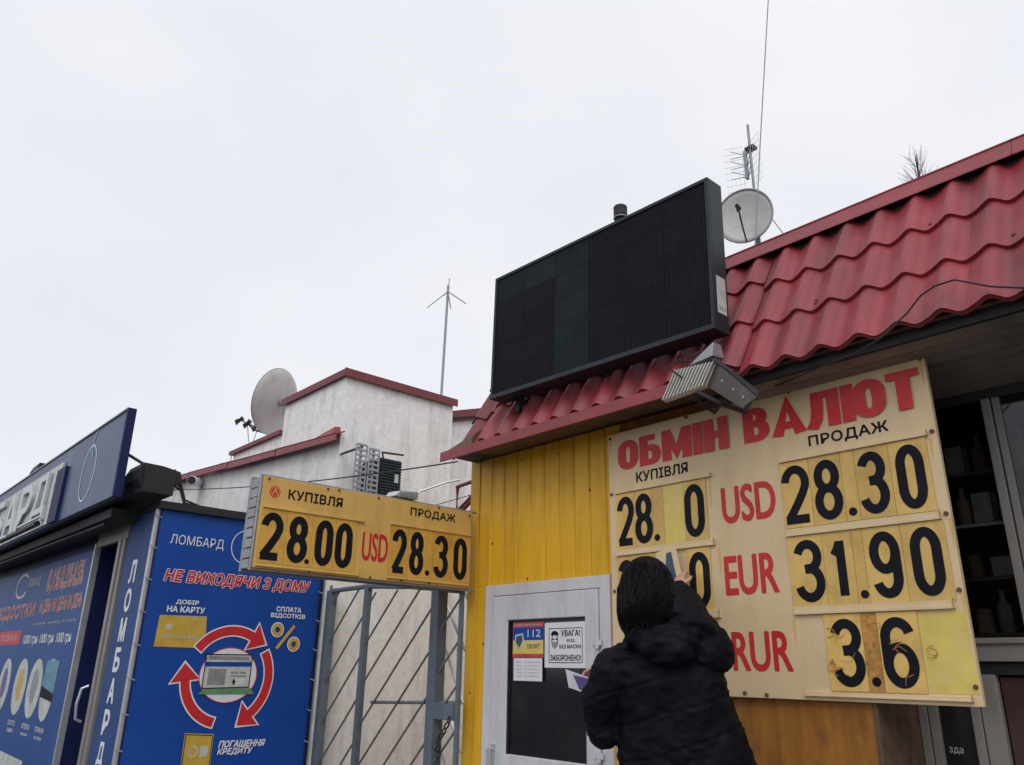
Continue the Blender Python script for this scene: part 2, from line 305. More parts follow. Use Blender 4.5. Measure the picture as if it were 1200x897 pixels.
# ================================================================== EXCHANGE KIOSK
kx0, kx1, KY = -4.6, -1.72, 3.7
kiosk = thing('exchange_kiosk', 'yellow boarded exchange kiosk under a steep dark red metal tile roof', 'kiosk', (-3.2, 3.7, 0))
MB().box(kx0 + .02, kx1 - .01, KY + .022, 6.4, -.04, 2.93).build('wall_core', 'dark', kiosk)
DX0, DX1, DZ = -4.39, -3.235, 2.005
x = kx0
MB().box(kx0 - .02, kx0 + .085, KY - .012, KY + .02, -.04, 2.95).build('corner_trim', 'yellow', kiosk, bev=.004)
MB().box(kx0 - .02, kx0, KY + .02, 6.42, -.04, 2.95).build('side_wall', 'yellow', kiosk)
x = kx0 + .09
while x < -3.15:
    z0 = DZ + .004 if (x + .137 > DX0 and x < DX1) else -.04
    if z0 > 0 and x < DX0: MB().box(x, DX0 - .003, KY - .008, KY + .02, -.04, DZ + .003).build('wall_board', 'yellow', kiosk)
    if z0 > 0 and x + .137 > DX1: MB().box(DX1 + .003, x + .134, KY - .008, KY + .02, -.04, DZ + .003).build('wall_board', 'yellow', kiosk)
    f = lambda a, b, n=0: (a, KY - n, b)
    mb = MB().prism([(0, 0), (0, 0)], f, 0, 0) if False else MB()
    xa, xb = x, x + .134
    # board with chamfered edges: profile in x / y
    prof = [(xa, KY + .02), (xa, KY + .004), (xa + .009, KY - .008), (xb - .009, KY - .008), (xb, KY + .004), (xb, KY + .02)]
    mb.prism(prof, lambda a, b, n: (a, b, n), z0, 2.955); mb.build('wall_board', 'yellow', kiosk)
    x += .1385
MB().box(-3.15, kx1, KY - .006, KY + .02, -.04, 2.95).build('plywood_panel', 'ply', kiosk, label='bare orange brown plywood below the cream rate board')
MB().box(kx1 - .012, kx1 + .012, KY - .02, 4.13, -.04, 2.80).build('edge_trim', 'brown', kiosk)
# vent screw marks and small fittings on the boards
for (sx, sz) in [(-3.978, 2.03), (-4.42, 1.62), (-4.35, 2.3), (-3.4, 2.55), (-4.55, 1.3), (-4.05, 2.86), (-3.69, 2.84)]:
    MB().tube([(sx, KY - .008, sz), (sx, KY - .014, sz)], .007, 8).build('screw', 'brown', kiosk)
# --- roof
PITCH = math.radians(61); EY, EZ = 3.44, 2.905; MOD = .35; WV = .1838
sdir = Vector((0, math.cos(PITCH), math.sin(PITCH))); ndir = Vector((0, -math.sin(PITCH), math.cos(PITCH)))
def wave(u):   # metal tile profile: flat valley, rounded crest
    t = (u / WV) % 1.0; c_ = .5 * (1 - math.cos(2 * PI * t)); return .044 * c_ ** 1.2 + .004 * math.sin(4 * PI * t)
def sheet(x0, nw, length, name='roof_sheet', m='roof', base=Vector((0, EY, EZ)), parent=None, dn=0, seg=12):
    mb = MB(); rows = []; nn = nw * seg; k = 0
    nmod = int(math.ceil(length / MOD - 1e-6))
    for q in range(nmod):
        s0 = q * MOD; s1 = min(length, (q + 1) * MOD)
        for sv, drop in ((s0, 0.0), (s0 + .0, .021), (s0 + .02, .0215), (s1, .001)):
            rows.append((sv, drop))
    for sv, drop in rows:
        for i in range(nn + 1):
            u = i * WV / seg; h = wave(u) + drop + dn
            p = base + Vector((x0 + u, 0, 0)) + sdir * sv + ndir * h; mb.v.append(tuple(p))
    for r in range(len(rows) - 1):
        for i in range(nn):
            a = r * (nn + 1) + i; mb.f.append((a, a + 1, a + nn + 2, a + nn + 1))
    # thin turned-down drip edge
    k = len(mb.v)
    for i in range(nn + 1):
        u = i * WV / seg; h = wave(u) + .0165 + dn
        for hh in (h, h - .018): mb.v.append(tuple(base + Vector((x0 + u, 0, 0)) + sdir * (-.004) + ndir * hh))
    for i in range(nn): a = k + 2 * i; mb.f.append((a, a + 1, a + 3, a + 2))
    return mb.build(name, m, parent or kiosk, smooth=False)
def smooth_angle(o, ang=40):
    me = o.data; me.polygons.foreach_set('use_smooth', [True] * len(me.polygons))
    bm = bmesh.new(); bm.from_mesh(me)
    for e in bm.edges:
        if len(e.link_faces) == 2 and e.link_faces[0].normal.angle(e.link_faces[1].normal, 0) > math.radians(ang): e.smooth = False
    bm.to_mesh(me); bm.free()
RL = 1.03
sh = sheet(0, 6, RL); smooth_angle(sh); sh.location.x += 0
X0 = -4.30
for i in range(6):
    o = sh if i == 0 else sh.copy()
    if i: COL.objects.link(o); o.parent = kiosk
    o.location = Vector((X0 + i * 6 * WV, 0, 0)) + (sdir * .07 if i < 2 else Vector())
rs_ = random.Random(4)
for i in range(34):
    u = (int(rs_.uniform(0, 34)) + .0) * WV; q = rs_.choice([.06, .40, .42, .74]); h = wave(u) + .018
    p = Vector((X0 + u, EY, EZ)) + sdir * q + ndir * h
    MB().tube([p, p + ndir * .008], .009, 7).build('roof_screw', 'redold', kiosk)
# lapping seam strips between sheets
for i in range(1, 6):
    xs = X0 + i * 6 * WV
    mb = MB()
    for q in range(3):
        a = q * MOD + .01; b = (q + 1) * MOD - .002
        p0 = Vector((xs + .012, EY, EZ)) + sdir * a + ndir * .0195; p1 = Vector((xs + .012, EY, EZ)) + sdir * b + ndir * .006
        mb.tube([p0, p1], .0025, 4)
    mb.build('sheet_lap', 'redold', kiosk)
# loose dark sheet at the left end
o = sheet(-4.56, 2, .78, dn=.0, m='redold', base=Vector((0, EY + .03, EZ + .01)), seg=8); smooth_angle(o); o['label'] = 'darker loose roof sheet at the left end'
o = MB().hexa([(-4.62, 3.44, 2.97), (-4.3, 3.42, 2.975), (-4.3, 3.78, 3.0), (-4.62, 3.8, 3.0), (-4.62, 3.46, 3.0), (-4.3, 3.44, 3.05), (-4.3, 3.78, 3.3), (-4.62, 3.8, 3.2)]).build('roof_end_filler', 'brown', kiosk)
# ridge flashing: a folded red strip
RT = Vector((0, EY, EZ)) + sdir * RL
f0 = RT + sdir * (-.02) + ndir * .062; f1 = RT + sdir * .115 + ndir * .060; f2 = f1 + Vector((0, .22, .02))
for i in range(4):
    xa = -4.0 + i * 1.6; xb = xa + 1.605
    mb = MB(); t = .003
    for (p, q) in ((f0, f1), (f1, f2)):
        mb.hexa([(xa, p.y, p.z - t), (xb, p.y, p.z - t), (xb, q.y, q.z - t), (xa, q.y, q.z - t), (xa, p.y, p.z + t), (xb, p.y, p.z + t), (xb, q.y, q.z + t), (xa, q.y, q.z + t)])
    mb.tube([(xa, f1.y - .002, f1.z), (xb, f1.y - .002, f1.z)], .007, 6)
    if i % 2: mb.box(xa - .004, xa + .004, f0.y - .006, f0.y + .006, f0.z - .004, f0.z + .004)
    mb.build('ridge_flashing', 'redmetal', kiosk)
MB().hexa([(-4.3, EY + .02, EZ - .02), (2.3, EY + .02, EZ - .02), (2.3, f2.y, EZ - .02), (-4.3, f2.y, EZ - .02), (-4.3, EY + .03, EZ), (2.3, EY + .03, EZ), (2.3, f2.y, f2.z - .03), (-4.3, f2.y, f2.z - .03)]) if False else None
q0 = Vector((0, EY, EZ)) + sdir * .03 - ndir * .004; q1 = RT - ndir * .004
mb = MB(); mb.hexa([(-4.3, q0.y + .02, q0.z - .01), (2.3, q0.y + .02, q0.z - .01), (2.3, 4.1, q0.z + .03), (-4.3, 4.1, q0.z + .03), (-4.3, q0.y, q0.z), (2.3, q0.y, q0.z), (2.3, q1.y, q1.z), (-4.3, q1.y, q1.z)])
mb.build('roof_deck', 'brown', kiosk)
MB().box(kx0, 2.3, 4.1, 6.5, 2.95, 3.0).build('rear_roof', 'brown', kiosk)
# fascia on the left half
MB().prism([(3.358, 2.884), (3.370, 2.882), (3.372, 2.945), (3.44, 2.950), (3.44, 2.957), (3.360, 2.952)], lambda a, b, n: (n, a, b), -4.585, -2.12).build('fascia', 'redmetal', kiosk)
MB().box(-4.57, -2.15, 3.372, 3.70, 2.93, 2.944).build('eave_board', 'dark', kiosk)
# soffit boards on the right half, running along the front
ys = 3.50; k = 0
while ys < 4.12:
    zA = 2.865 - (ys - 3.5) * .16; zB = 2.865 - (ys + .082 - 3.5) * .16
    MB().hexa([(-2.14, ys, zA), (2.2, ys, zA), (2.2, ys + .078, zB), (-2.14, ys + .078, zB), (-2.14, ys, zA + .015), (2.2, ys, zA + .015), (2.2, ys + .078, zB + .015), (-2.14, ys + .078, zB + .015)]).build('soffit_board', 'soffit', kiosk)
    ys += .084
MB().box(-2.16, 2.2, 3.475, 3.498, 2.868, 2.93).build('eave_batten', 'dark', kiosk)
MB().hexa([(-4.3, 3.93, 3.74), (2.3, 3.93, 3.74), (2.3, 3.97, 3.74), (-4.3, 3.97, 3.74), (-4.3, 3.93, 3.90), (2.3, 3.93, 3.90), (2.3, 3.97, 3.90), (-4.3, 3.97, 3.90)]).build('ridge_closure', 'dark', kiosk)
MB().box(-2.14, 2.2, 3.5, 4.16, 2.886, 2.90).build('soffit_backing', 'dark', kiosk)
# --- door
door = MB().plate(FY(KY), DX0, DX0 + .085, -.0, DZ, -.02, .03).plate(FY(KY), DX1 - .085, DX1, 0, DZ, -.02, .03).plate(FY(KY), DX0 + .085, DX1 - .085, DZ - .075, DZ, -.02, .03).build('door_frame', 'whitem', kiosk, bev=.005)
leaf = MB()
lx0, lx1, lz1 = DX0 + .09, DX1 - .09, DZ - .08; gx0, gx1, gz1 = -4.135, -3.43, 1.765
leaf.plate(FY(KY), lx0, gx0, .24, lz1, -.02, .042).plate(FY(KY), gx1, lx1, .24, lz1, -.02, .042).plate(FY(KY), gx0, gx1, gz1, lz1, -.02, .042).plate(FY(KY), gx0, gx1, .24, .95, -.02, .042)
leaf = leaf.build('door_leaf', 'whitem', kiosk, bev=.006)
MB().plate(FY(KY), gx0, gx1, .95, gz1, .012, .02).build('glass_pane', 'glass', leaf)
MB().plate(FY(KY), gx0, gx0 + .012, .95, gz1, .02, .036).plate(FY(KY), gx1 - .012, gx1, .95, gz1, .02, .036).plate(FY(KY), gx0 + .012, gx1 - .012, gz1 - .012, gz1, .02, .036).build('gasket', 'darkmetal', leaf)
for z in (1.61, 1.0): MB().tube([(DX1 - .09, KY - .05, z - .03), (DX1 - .09, KY - .05, z + .03)], .012, 10).plate(FY(KY), DX1 - .125, DX1 - .06, z - .012, z + .02, .042, .052).build('hinge', 'whitem', leaf, smooth=False)
MB().plate(FY(KY), lx0 + .03, lx0 + .065, .86, 1.0, .042, .052).tube([(lx0 + .047, KY - .05, .97), (lx0 + .047, KY - .09, .97), (lx0 + .047, KY - .09, .86)], .009, 8).build('handle', 'silver', leaf)
mb = MB().tube([(gx0 + .16, KY - .04, .9), (gx0 + .16, KY - .04, .86)], .02, 10).build('knob', 'silver', leaf)

# notices taped to the door glass
FG = FY(KY - .036)
t = thing('door_sticker', 'blue and yellow sticker with a shield emblem under a red strip on the door glass', 'sticker', (-3.94, 3.66, 1.53))
MB().plate(FG, -4.085, -3.793, 1.53, 1.745, 0, .001).build('sheet', 'orange', t)
MB().plate(FG, -4.082, -3.796, 1.635, 1.715, .001, .002).build('blue_field', 'banner', t)
MB().plate(FG, -4.082, -3.796, 1.552, 1.635, .001, .002).build('yellow_field', 'cardyellow', t)
MB().prism([(-4.06, 1.67), (-3.985, 1.68), (-3.975, 1.63), (-4.02, 1.575), (-4.065, 1.62)], FG, .002, .003).build('shield_outline', 'paleprint', t)
MB().prism([(-4.05, 1.66), (-3.995, 1.668), (-3.988, 1.632), (-4.02, 1.59), (-4.053, 1.624)], FG, .003, .004).build('shield', 'navyvinyl', t)
lettering('ОХОРОНА', FG, -4.07, -3.81, 1.722, 1.737, .002, 'paleprint', t, .01)
lettering('112', FG, -3.94, -3.82, 1.655, 1.70, .003, 'paleprint', t, .02)
lettering('ОБ\'ЄКТ', FG, -3.945, -3.825, 1.585, 1.612, .003, 'navyvinyl', t, .01)
t = thing('paper_notice', 'plain white sheet with small faint typing under the blue and yellow sticker', 'notice', (-3.94, 3.66, 1.388))
MB().plate(FG, -4.073, -3.805, 1.388, 1.525, 0, .001).build('sheet', 'white', t)
for i in range(5): lettering('графік роботи', FG, -4.05 + .01 * (i % 2), -3.83, 1.495 - i * .021, 1.506 - i * .021, .002, 'grey' if i else 'orange', t, 0)
t = thing('warning_notice', 'white warning notice with a masked face drawing on the door glass', 'notice', (-3.6, 3.66, 1.47))
MB().plate(FG, -3.783, -3.418, 1.47, 1.738, 0, .001).build('sheet', 'white', t)
FGn = FG
mb = MB()
for (a, b, c, d) in ((-3.745, -3.455, 1.700, 1.704), (-3.745, -3.455, 1.498, 1.502), (-3.745, -3.741, 1.502, 1.70), (-3.459, -3.455, 1.502, 1.70)): mb.plate(FG, a, b, c, d, .001, .002)
mb.build('border', 'black', t)
lettering('УВАГА!', FG, -3.635, -3.475, 1.655, 1.69, .002, 'black', t, .02); lettering('ВХІД', FG, -3.585, -3.52, 1.618, 1.637, .002, 'black', t, .015)
lettering('БЕЗ МАСКИ', FG, -3.65, -3.468, 1.583, 1.605, .002, 'black', t, .015); lettering('ЗАБОРОНЕНО!', FG, -3.73, -3.47, 1.512, 1.545, .002, 'black', t, .02)
mb = MB(); mb.ribbon(arc(-3.692, 1.63, .026, .042, 0, 350, 20), .006, FG, .002, True); mb.prism(arc(-3.692, 1.662, .034, .026, 0, 180, 12), FG, .002, .003)
mb.plate(FG, -3.712, -3.697, 1.634, 1.642, .001, .002).plate(FG, -3.687, -3.672, 1.634, 1.642, .001, .002)
mb.build('face_drawing', 'black', t); MB().prism([(-3.715, 1.622), (-3.669, 1.622), (-3.675, 1.592), (-3.692, 1.582), (-3.71, 1.592)], FG, .002, .003).build('mask_drawing', 'grey', t)

# ================================================================== SHOP ON THE RIGHT
shop = thing('shop_front', 'dark glazed shop front with grey frames and shelves right of the rate board', 'shop', (0, 4.1, 0))
SY = 4.1
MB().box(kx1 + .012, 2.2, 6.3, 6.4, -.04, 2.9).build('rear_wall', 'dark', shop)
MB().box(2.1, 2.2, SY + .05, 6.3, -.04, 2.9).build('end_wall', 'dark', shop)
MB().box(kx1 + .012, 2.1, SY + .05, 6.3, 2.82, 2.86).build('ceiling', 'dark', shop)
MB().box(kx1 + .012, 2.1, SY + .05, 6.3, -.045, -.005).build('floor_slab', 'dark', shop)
F = FY(SY)
MB().plate(F, kx1 + .014, 2.2, 2.72, 2.80, -.05, .01).build('head_rail', 'darkmetal', shop)
MB().plate(F, kx1 + .014, 2.2, 1.525, 1.615, -.05, .035).plate(F, kx1 + .014, 2.2, 1.60, 1.625, .035, .05).build('window_sill', 'greypvc', shop, bev=.004)
MB().plate(F, kx1 + .014, 2.2, 1.47, 1.52, -.03, .012).build('under_sill_rail', 'darkmetal', shop)  # dark metal rail set just below the window sill
xm = [-1.155 + .79 * i for i in range(-0, 5)]
prev = kx1 + .014
for i, xc in enumerate(xm):
    MB().plate(F, xc - .042, xc - .003, 1.625, 2.72, -.03, .02).plate(F, xc + .003, xc + .036, 1.625, 2.72, -.03, .012).build('mullion', 'greypvc', shop, bev=.003)
    MB().plate(F, prev, xc - .042, 1.625, 2.72, -.006, 0).build('window_pane', 'pane', shop)
    prev = xc + .036
# lower part: a framed glass light under the board, then dark red panels
for (a, b) in ((kx1 + .014, -1.60), (-1.51, -1.42)) if False else ((-1.70, -1.655), (-1.65, -1.615), (-1.455, -1.40), (-1.395, -1.345)):
    pass
for (a, b) in ((-1.705 - .0, -1.665), (-1.66, -1.62), (-1.475, -1.435), (-1.43, -1.35)):
    MB().plate(F, a, b, .0, 1.47, -.03, .02).build('lower_frame', 'greypvc', shop, bev=.003)
MB().plate(F, -1.62, -1.475, .0, 1.47, -.01, -.004).build('lower_pane', 'glass', shop)
lettering('зда', F, -1.60, -1.54, 1.13, 1.16, -.003, 'goodsl', shop)
for i in range(4):
    a = -1.35 + i * .86
    MB().plate(F, a + .01, a + .85, .02, 1.46, -.03, -.01).build('lower_panel', 'darkred', shop)
# shelving inside
shelf_t = thing('shelf_unit', 'dark shelving stacked with goods behind the shop window', 'shelf', (0, 4.5, 0))
for z in (1.40, 1.66, 1.92, 2.18, 2.44):
    MB().box(-1.68, 2.0, 4.34, 4.66, z - .018, z).build('shelf', 'brown', shelf_t)
for z in (1.66, 1.92, 2.18, 2.44): MB().box(-1.66, 1.98, 4.334, 4.339, z - .017, z - .003).build('shelf_edge', 'greypvc' if z != 2.18 else 'goodsl', shelf_t)
for xx in (-1.69, -.75, .2, 1.15, 2.0): MB().box(xx - .012, xx + .012, 4.33, 4.68, 0, 2.72).build('upright', 'brown', shelf_t)
def lathe_pts(mb, x, y, z, prof, n=10):
    return mb.loft([[(x + r * math.cos(2 * PI * j / n), y + r * math.sin(2 * PI * j / n), z + h) for j in range(n)] for r, h in prof])
kinds = []
rg = random.Random(3)
gi = 0
for zi, z in enumerate((1.66, 1.92, 2.18, 2.44)):
    xx = -1.50; lv = ('lowest', 'second', 'third', 'topmost')[zi]
    while xx < .5:
        k = rg.choice(['bottle', 'jar', 'box', 'box', 'bottle']); m = 'goodsl' if rg.random() < .5 else 'goods'
        if abs(xx + .75) < .06: xx += .08; continue
        if k == 'bottle':
            o = lathe_pts(MB(), xx + .035, 4.42, z, [(.030, 0), (.032, .01), (.032, .12), (.012, .155), (.012, .19), (.014, .20)]).build('bottle', m, smooth=False); wd = .085
            tag(o, 'small dim bottle on the %s shelf behind the shop window' % lv, 'bottle', 'bottles on the shop shelves')
        elif k == 'jar':
            o = lathe_pts(MB(), xx + .04, 4.42, z, [(.036, 0), (.038, .01), (.038, .08), (.030, .095), (.033, .097), (.033, .115)]).build('jar', m); wd = .095
            tag(o, 'squat lidded jar on the %s shelf behind the shop window' % lv, 'jar', 'jars on the shop shelves')
        else:
            hh = rg.uniform(.09, .19); wd = rg.uniform(.07, .16)
            o = MB().box(xx, xx + wd - .015, 4.38, 4.48, z, z + hh).build('goods_box', m, bev=.003); tag(o, 'small dim carton on the %s shelf behind the shop window' % lv, 'box', 'cartons on the shop shelves')
        xx += wd + rg.uniform(.0, .03)

# ================================================================== FRONT RATE BOARD
FS = FY(3.655)
board = thing('exchange_rate_board', 'large cream currency exchange board with red heading fixed over the kiosk wall', 'sign', (-2.2, 3.68, 1.33))
MB().plate(FS, -3.205, -1.268, 1.345, 2.862, -.03, 0).build('panel', 'cream', board, bev=.003)
heavy('ОБМІН', FS, -3.125, -2.325, 2.615, 2.800, .0012, 'redvinyl', board)
heavy('ВАЛЮТ', FS, -2.235, -1.300, 2.615, 2.803, .0012, 'redvinyl', board)
lettering('КУПІВЛЯ', FS, -2.985, -2.612, 2.526, 2.584, .0012, 'black', board, .026, spacing=1.05)
lettering('ПРОДАЖ', FS, -1.870, -1.474, 2.524, 2.585, .0012, 'black', board, .026, spacing=1.05)
lettering('USD', FS, -2.400, -2.088, 2.208, 2.398, .0012, 'redvinyl', board, .018)
lettering('EUR', FS, -2.412, -2.113, 1.838, 2.03, .0012, 'redvinyl', board, .018)
lettering('RUR', FS, -2.400, -2.079, 1.471, 1.65, .0012, 'redvinyl', board, .018)
def rail(F, a0, a1, z, parent, m='cream', up=1, h=.034):
    # an angled card holder strip with a lip
    o = MB().plate(F, a0, a1, z, z + h, 0, .012).plate(F, a0, a1, (z if up > 0 else z + h * .6), (z + h * .4 if up > 0 else z + h), .012, .016).build('card_rail', m, parent, bev=.0015)
    MB().plate(F, a1 - .004, a1, z - .0, z + h + .008, .0165, .0185).build('end_stop', 'rust', parent)
    return o
for (a0, a1, z) in ((-3.15, -2.452, 2.474), (-3.155, -2.458, 2.10), (-2.04, -1.302, 2.474), (-2.04, -1.304, 2.098), (-2.04, -1.31, 1.725), (-2.025, -1.298, 1.363), (-3.15, -2.455, 1.727), (-3.15, -2.455, 1.363)):
    rail(FS, a0, a1, z, board, h=.02 if z > 2.3 or z < 1.4 else .036)
W_ = .043
c = lambda *a, **k: card(board, FS, *a, **k)
def row(F, parent, cards, zb, zt, w, m='card'):
    for (a0, a1, d, d0, d1, mm) in cards:
        if m == 'card' and d and d not in '.1': c_ = (d0 + d1) / 2; h_ = (d1 - d0) / 2 * (1.14 if a1 < -2.4 else 1.25); d0, d1 = max(c_ - h_, a0 + .002), min(c_ + h_, a1 - .002)
        if d == '.': card(parent, F, a0, a1, zb, zt, .003 + .0005 * random.random(), d, d0, d1, zb + .022, zb + .022 + (d1 - d0), w, mm or m)
        else: card(parent, F, a0, a1, zb, zt, .003 + .0005 * random.random(), d, d0, d1, zb + .018, zt - .022, w, mm or m)
zb, zt = 2.138, 2.472
row(FS, board, [(-3.148, -3.006, '2', -3.132, -3.012, None), (-3.004, -2.868, '8', -2.997, -2.876, None), (-2.866, -2.79, '.', -2.863, -2.823, None), (-2.788, -2.648, None, 0, 0, 'cardyellow'), (-2.646, -2.497, '0', -2.635, -2.520, None)], zb, zt, W_)
row(FS, board, [(-2.042, -1.887, '2', -2.028, -1.905, None), (-1.885, -1.722, '8', -1.855, -1.742, None), (-1.72, -1.655, '.', -1.708, -1.668, None), (-1.653, -1.490, '3', -1.628, -1.520, None), (-1.488, -1.317, '0', -1.452, -1.352, None)], zb, zt, W_)
zb, zt = 1.762, 2.096
row(FS, board, [(-3.148, -3.006, '3', -3.135, -3.02, None), (-3.004, -2.868, '1', -2.99, -2.90, None), (-2.866, -2.79, '.', -2.858, -2.818, None), (-2.646, -2.497, '0', -2.628, -2.512, None)], zb, zt, W_)
row(FS, board, [(-2.042, -1.862, '3', -1.998, -1.879, None), (-1.860, -1.716, '1', -1.832, -1.745, None), (-1.714, -1.664, '.', -1.702, -1.664, None), (-1.662, -1.489, '9', -1.625, -1.515, None), (-1.487, -1.302, '0', -1.443, -1.338, None)], zb, zt, W_)
zb, zt = 1.389, 1.722
row(FS, board, [(-1.895, -1.720, '3', -1.855, -1.735, None), (-1.718, -1.65, '.', -1.702, -1.662, 'rust'), (-1.648, -1.472, '6', -1.625, -1.505, None)], zb, zt, W_)
MB().plate(FS, -1.470, -1.275, 1.392, 1.715, .0005, .0015).build('glue_patch', 'cardyellow', board)
rs2 = random.Random(9)
for (x, z, h_) in ((-1.95, 2.835, .10), (-1.285, 2.83, .12), (-3.185, 2.82, .09), (-2.47, 2.46, .16), (-1.30, 2.46, .10), (-2.05, 1.35 + .35, .12), (-2.44, 2.08, .14), (-1.275, 2.10, .13), (-1.275, 1.79, .10)):
    pts = [(x - .006 - rs2.uniform(0, .004), z), (x - .004, z - h_ * .5), (x - .001, z - h_), (x + .003, z - h_ * .9), (x + .005, z - h_ * .45), (x + .008, z)]
    MB().prism(pts[::-1], FS, .0001, .0007).build('rust_run', 'ochre', board)
for (cx_, cz_, r_) in ((-1.875, 1.50, .020), (-1.81, 1.44, .016), (-1.69, 1.62, .02)):
    pts = []
    for k_ in range(14): a = 2 * PI * k_ / 14; q_ = r_ * rs2.uniform(.55, 1.2); pts.append((cx_ + q_ * math.cos(a), cz_ + q_ * 1.3 * math.sin(a)))
    MB().prism(pts, FS, .0062, .0069).build('brown_stain', 'rust', board)
mb = MB()
for (x, z) in ((-1.88, 1.64), (-1.87, 1.49), (-1.84, 1.47), (-1.55, 1.57), (-1.42, 1.56), (-1.44, 1.55), (-1.66, 1.66)):
    a = random.uniform(0, 300); mb.ribbon(arc(x, z, .03, .02, a, a + 200, 10), .0035, FS, .0095)
for i in range(9):
    x = rs2.uniform(-1.89, -1.5); z = rs2.uniform(1.45, 1.70); a = rs2.uniform(0, 6.28); l_ = rs2.uniform(.02, .05); mb.ribbon([(x, z), (x + l_ * math.cos(a), z + l_ * math.sin(a)), (x + l_ * 1.6 * math.cos(a + .5), z + l_ * 1.6 * math.sin(a + .5))], .0022, FS, .0115)
mb.build('glue_trace', 'rust', board)
for (x, z) in ((-3.185, 2.835), (-1.285, 2.84), (-1.95, 2.845), (-3.185, 2.48), (-1.285, 2.49), (-1.285, 2.12), (-1.285, 1.80), (-2.35, 1.365), (-2.23, 1.36), (-3.18, 1.9), (-1.285, 1.42), (-2.6, 2.85)):
    MB().tube([FS(x, z, 0), FS(x, z, .006)], .010, 10).build('screw', 'brown', board)
for x in (-1.95, -1.29): MB().tube([FS(x - .012, 2.86, -.01), FS(x, 2.885, .012), FS(x + .012, 2.86, -.01)], .004, 6).build('hook', 'darkmetal', board)

# ================================================================== BLADE RATE SIGN
FB = FX(-4.49)
bl = thing('projecting_rate_sign', 'long ochre rate board standing out from the left corner of the yellow kiosk', 'sign', (-4.5, 3.6, 2.0))
MB().plate(FB, 1.985, 3.60, 1.985, 2.53, -.02, 0).build('panel', 'ochre', bl, bev=.003)
MB().plate(FX(-4.62), 1.985, 3.60, 1.985, 2.53, -.02, 0).build('back_panel', 'ochre', bl, bev=.003)
mb = MB()
for (y, z0, z1) in ((1.975, 1.97, 2.535), (3.605, 1.97, 2.535)):
    for xx in (-4.50, -4.63): mb.tube([(xx, y, z0), (xx, y, z1)], .009, 6)
for xx in (-4.51, -4.63):
    for z in (1.978, 2.535): mb.tube([(xx, 1.975, z), (xx, 3.66, z)], .009, 6)
for i in range(7):
    z = 1.98 + i * .08; mb.tube([(-4.505, 1.975, z), (-4.635, 1.975, z + (.06 if i % 2 else .02))], .006, 6)
mb.build('frame', 'grey', bl)
mb = MB()
for i in range(9): mb.box(-4.61, -4.515, 1.968, 1.974, 1.985 + i * .06, 2.035 + i * .06)
mb.build('end_grille', 'grey', bl)
lettering('КУПІВЛЯ', FB, 2.158, 2.532, 2.413, 2.470, .0012, 'black', bl, .026, spacing=1.05)
lettering('ПРОДАЖ', FB, 3.064, 3.450, 2.428, 2.490, .0012, 'black', bl, .026, spacing=1.05)
lettering('USD', FB, 2.706, 2.898, 2.10, 2.277, .0012, 'redvinyl', bl, .012)
o = MB().prism(arc(2.068, 2.441, .035, .035, 0, 350, 24), FB, 0, .001).build('emblem', 'redvinyl', bl)
MB().ribbon(arc(2.068, 2.441, .027, .027, 0, 350, 24), .003, FB, .0018, True).ribbon([(2.050, 2.422), (2.068, 2.462), (2.086, 2.422)], .006, FB, .0018).ribbon([(2.055, 2.440), (2.081, 2.440)], .005, FB, .0022).build('emblem_mark', 'ochre', o)
for (a0, a1, z) in ((2.003, 2.70, 2.338), (2.0, 2.695, 1.995), (2.905, 3.595, 2.352), (2.903, 3.59, 2.002)):
    rail(FB, a0, a1, z, bl, 'ochre', h=.018)
zb, zt = 2.016, 2.337
row(FB, bl, [(2.004, 2.165, '2', 2.004, 2.146, None), (2.167, 2.338, '8', 2.180, 2.315, None), (2.34, 2.36, None, 0, 0, None), (2.362, 2.498, '0', 2.365, 2.488, None), (2.50, 2.65, '0', 2.505, 2.628, None)], zb, zt, .046, 'cardb')
digit(MB(), '.', FB, 2.305, 2.335, 2.035, 2.065, .009, 0).build('digit', 'black', bl)
zb, zt = 2.022, 2.351
row(FB, bl, [(2.91, 3.062, '2', 2.928, 3.045, None), (3.064, 3.205, '8', 3.070, 3.188, None), (3.207, 3.262, '.', 3.207, 3.243, None), (3.264, 3.426, '3', 3.275, 3.398, None), (3.428, 3.595, '0', 3.445, 3.565, None)], zb, zt, .043, 'cardb')
for (a, z) in ((2.02, 2.515), (2.42, 2.515), (2.50, 2.52), (2.80, 2.515), (3.3, 2.52), (3.58, 2.5), (2.35, 1.995), (2.78, 1.996), (3.25, 1.998), (3.02, 1.997)):
    MB().tube([FB(a, z, 0), FB(a, z, .006)], .008, 8).build('screw', 'brown', bl)
# little floodlight lying on top of it
t = thing('small_floodlight', 'small grey floodlight lying on top of the projecting ochre rate board', 'floodlight', (-4.56, 3.0, 2.55))
MB().hexa([(-4.62, 2.92, 2.555), (-4.49, 2.92, 2.55), (-4.49, 3.12, 2.55), (-4.62, 3.12, 2.555), (-4.62, 2.96, 2.60), (-4.49, 2.96, 2.59), (-4.49, 3.12, 2.61), (-4.62, 3.12, 2.615)]).build('housing', 'silver', t, bev=.008)
mb = MB()
for i in range(6): mb.box(-4.489, -4.478, 2.965 + i * .026, 2.975 + i * .026, 2.56, 2.59)
mb.build('cooling_fin', 'grey', t, kind='stuff'); MB().box(-4.56, -4.53, 3.02, 3.10, 2.537, 2.553).build('bracket', 'darkmetal', t)
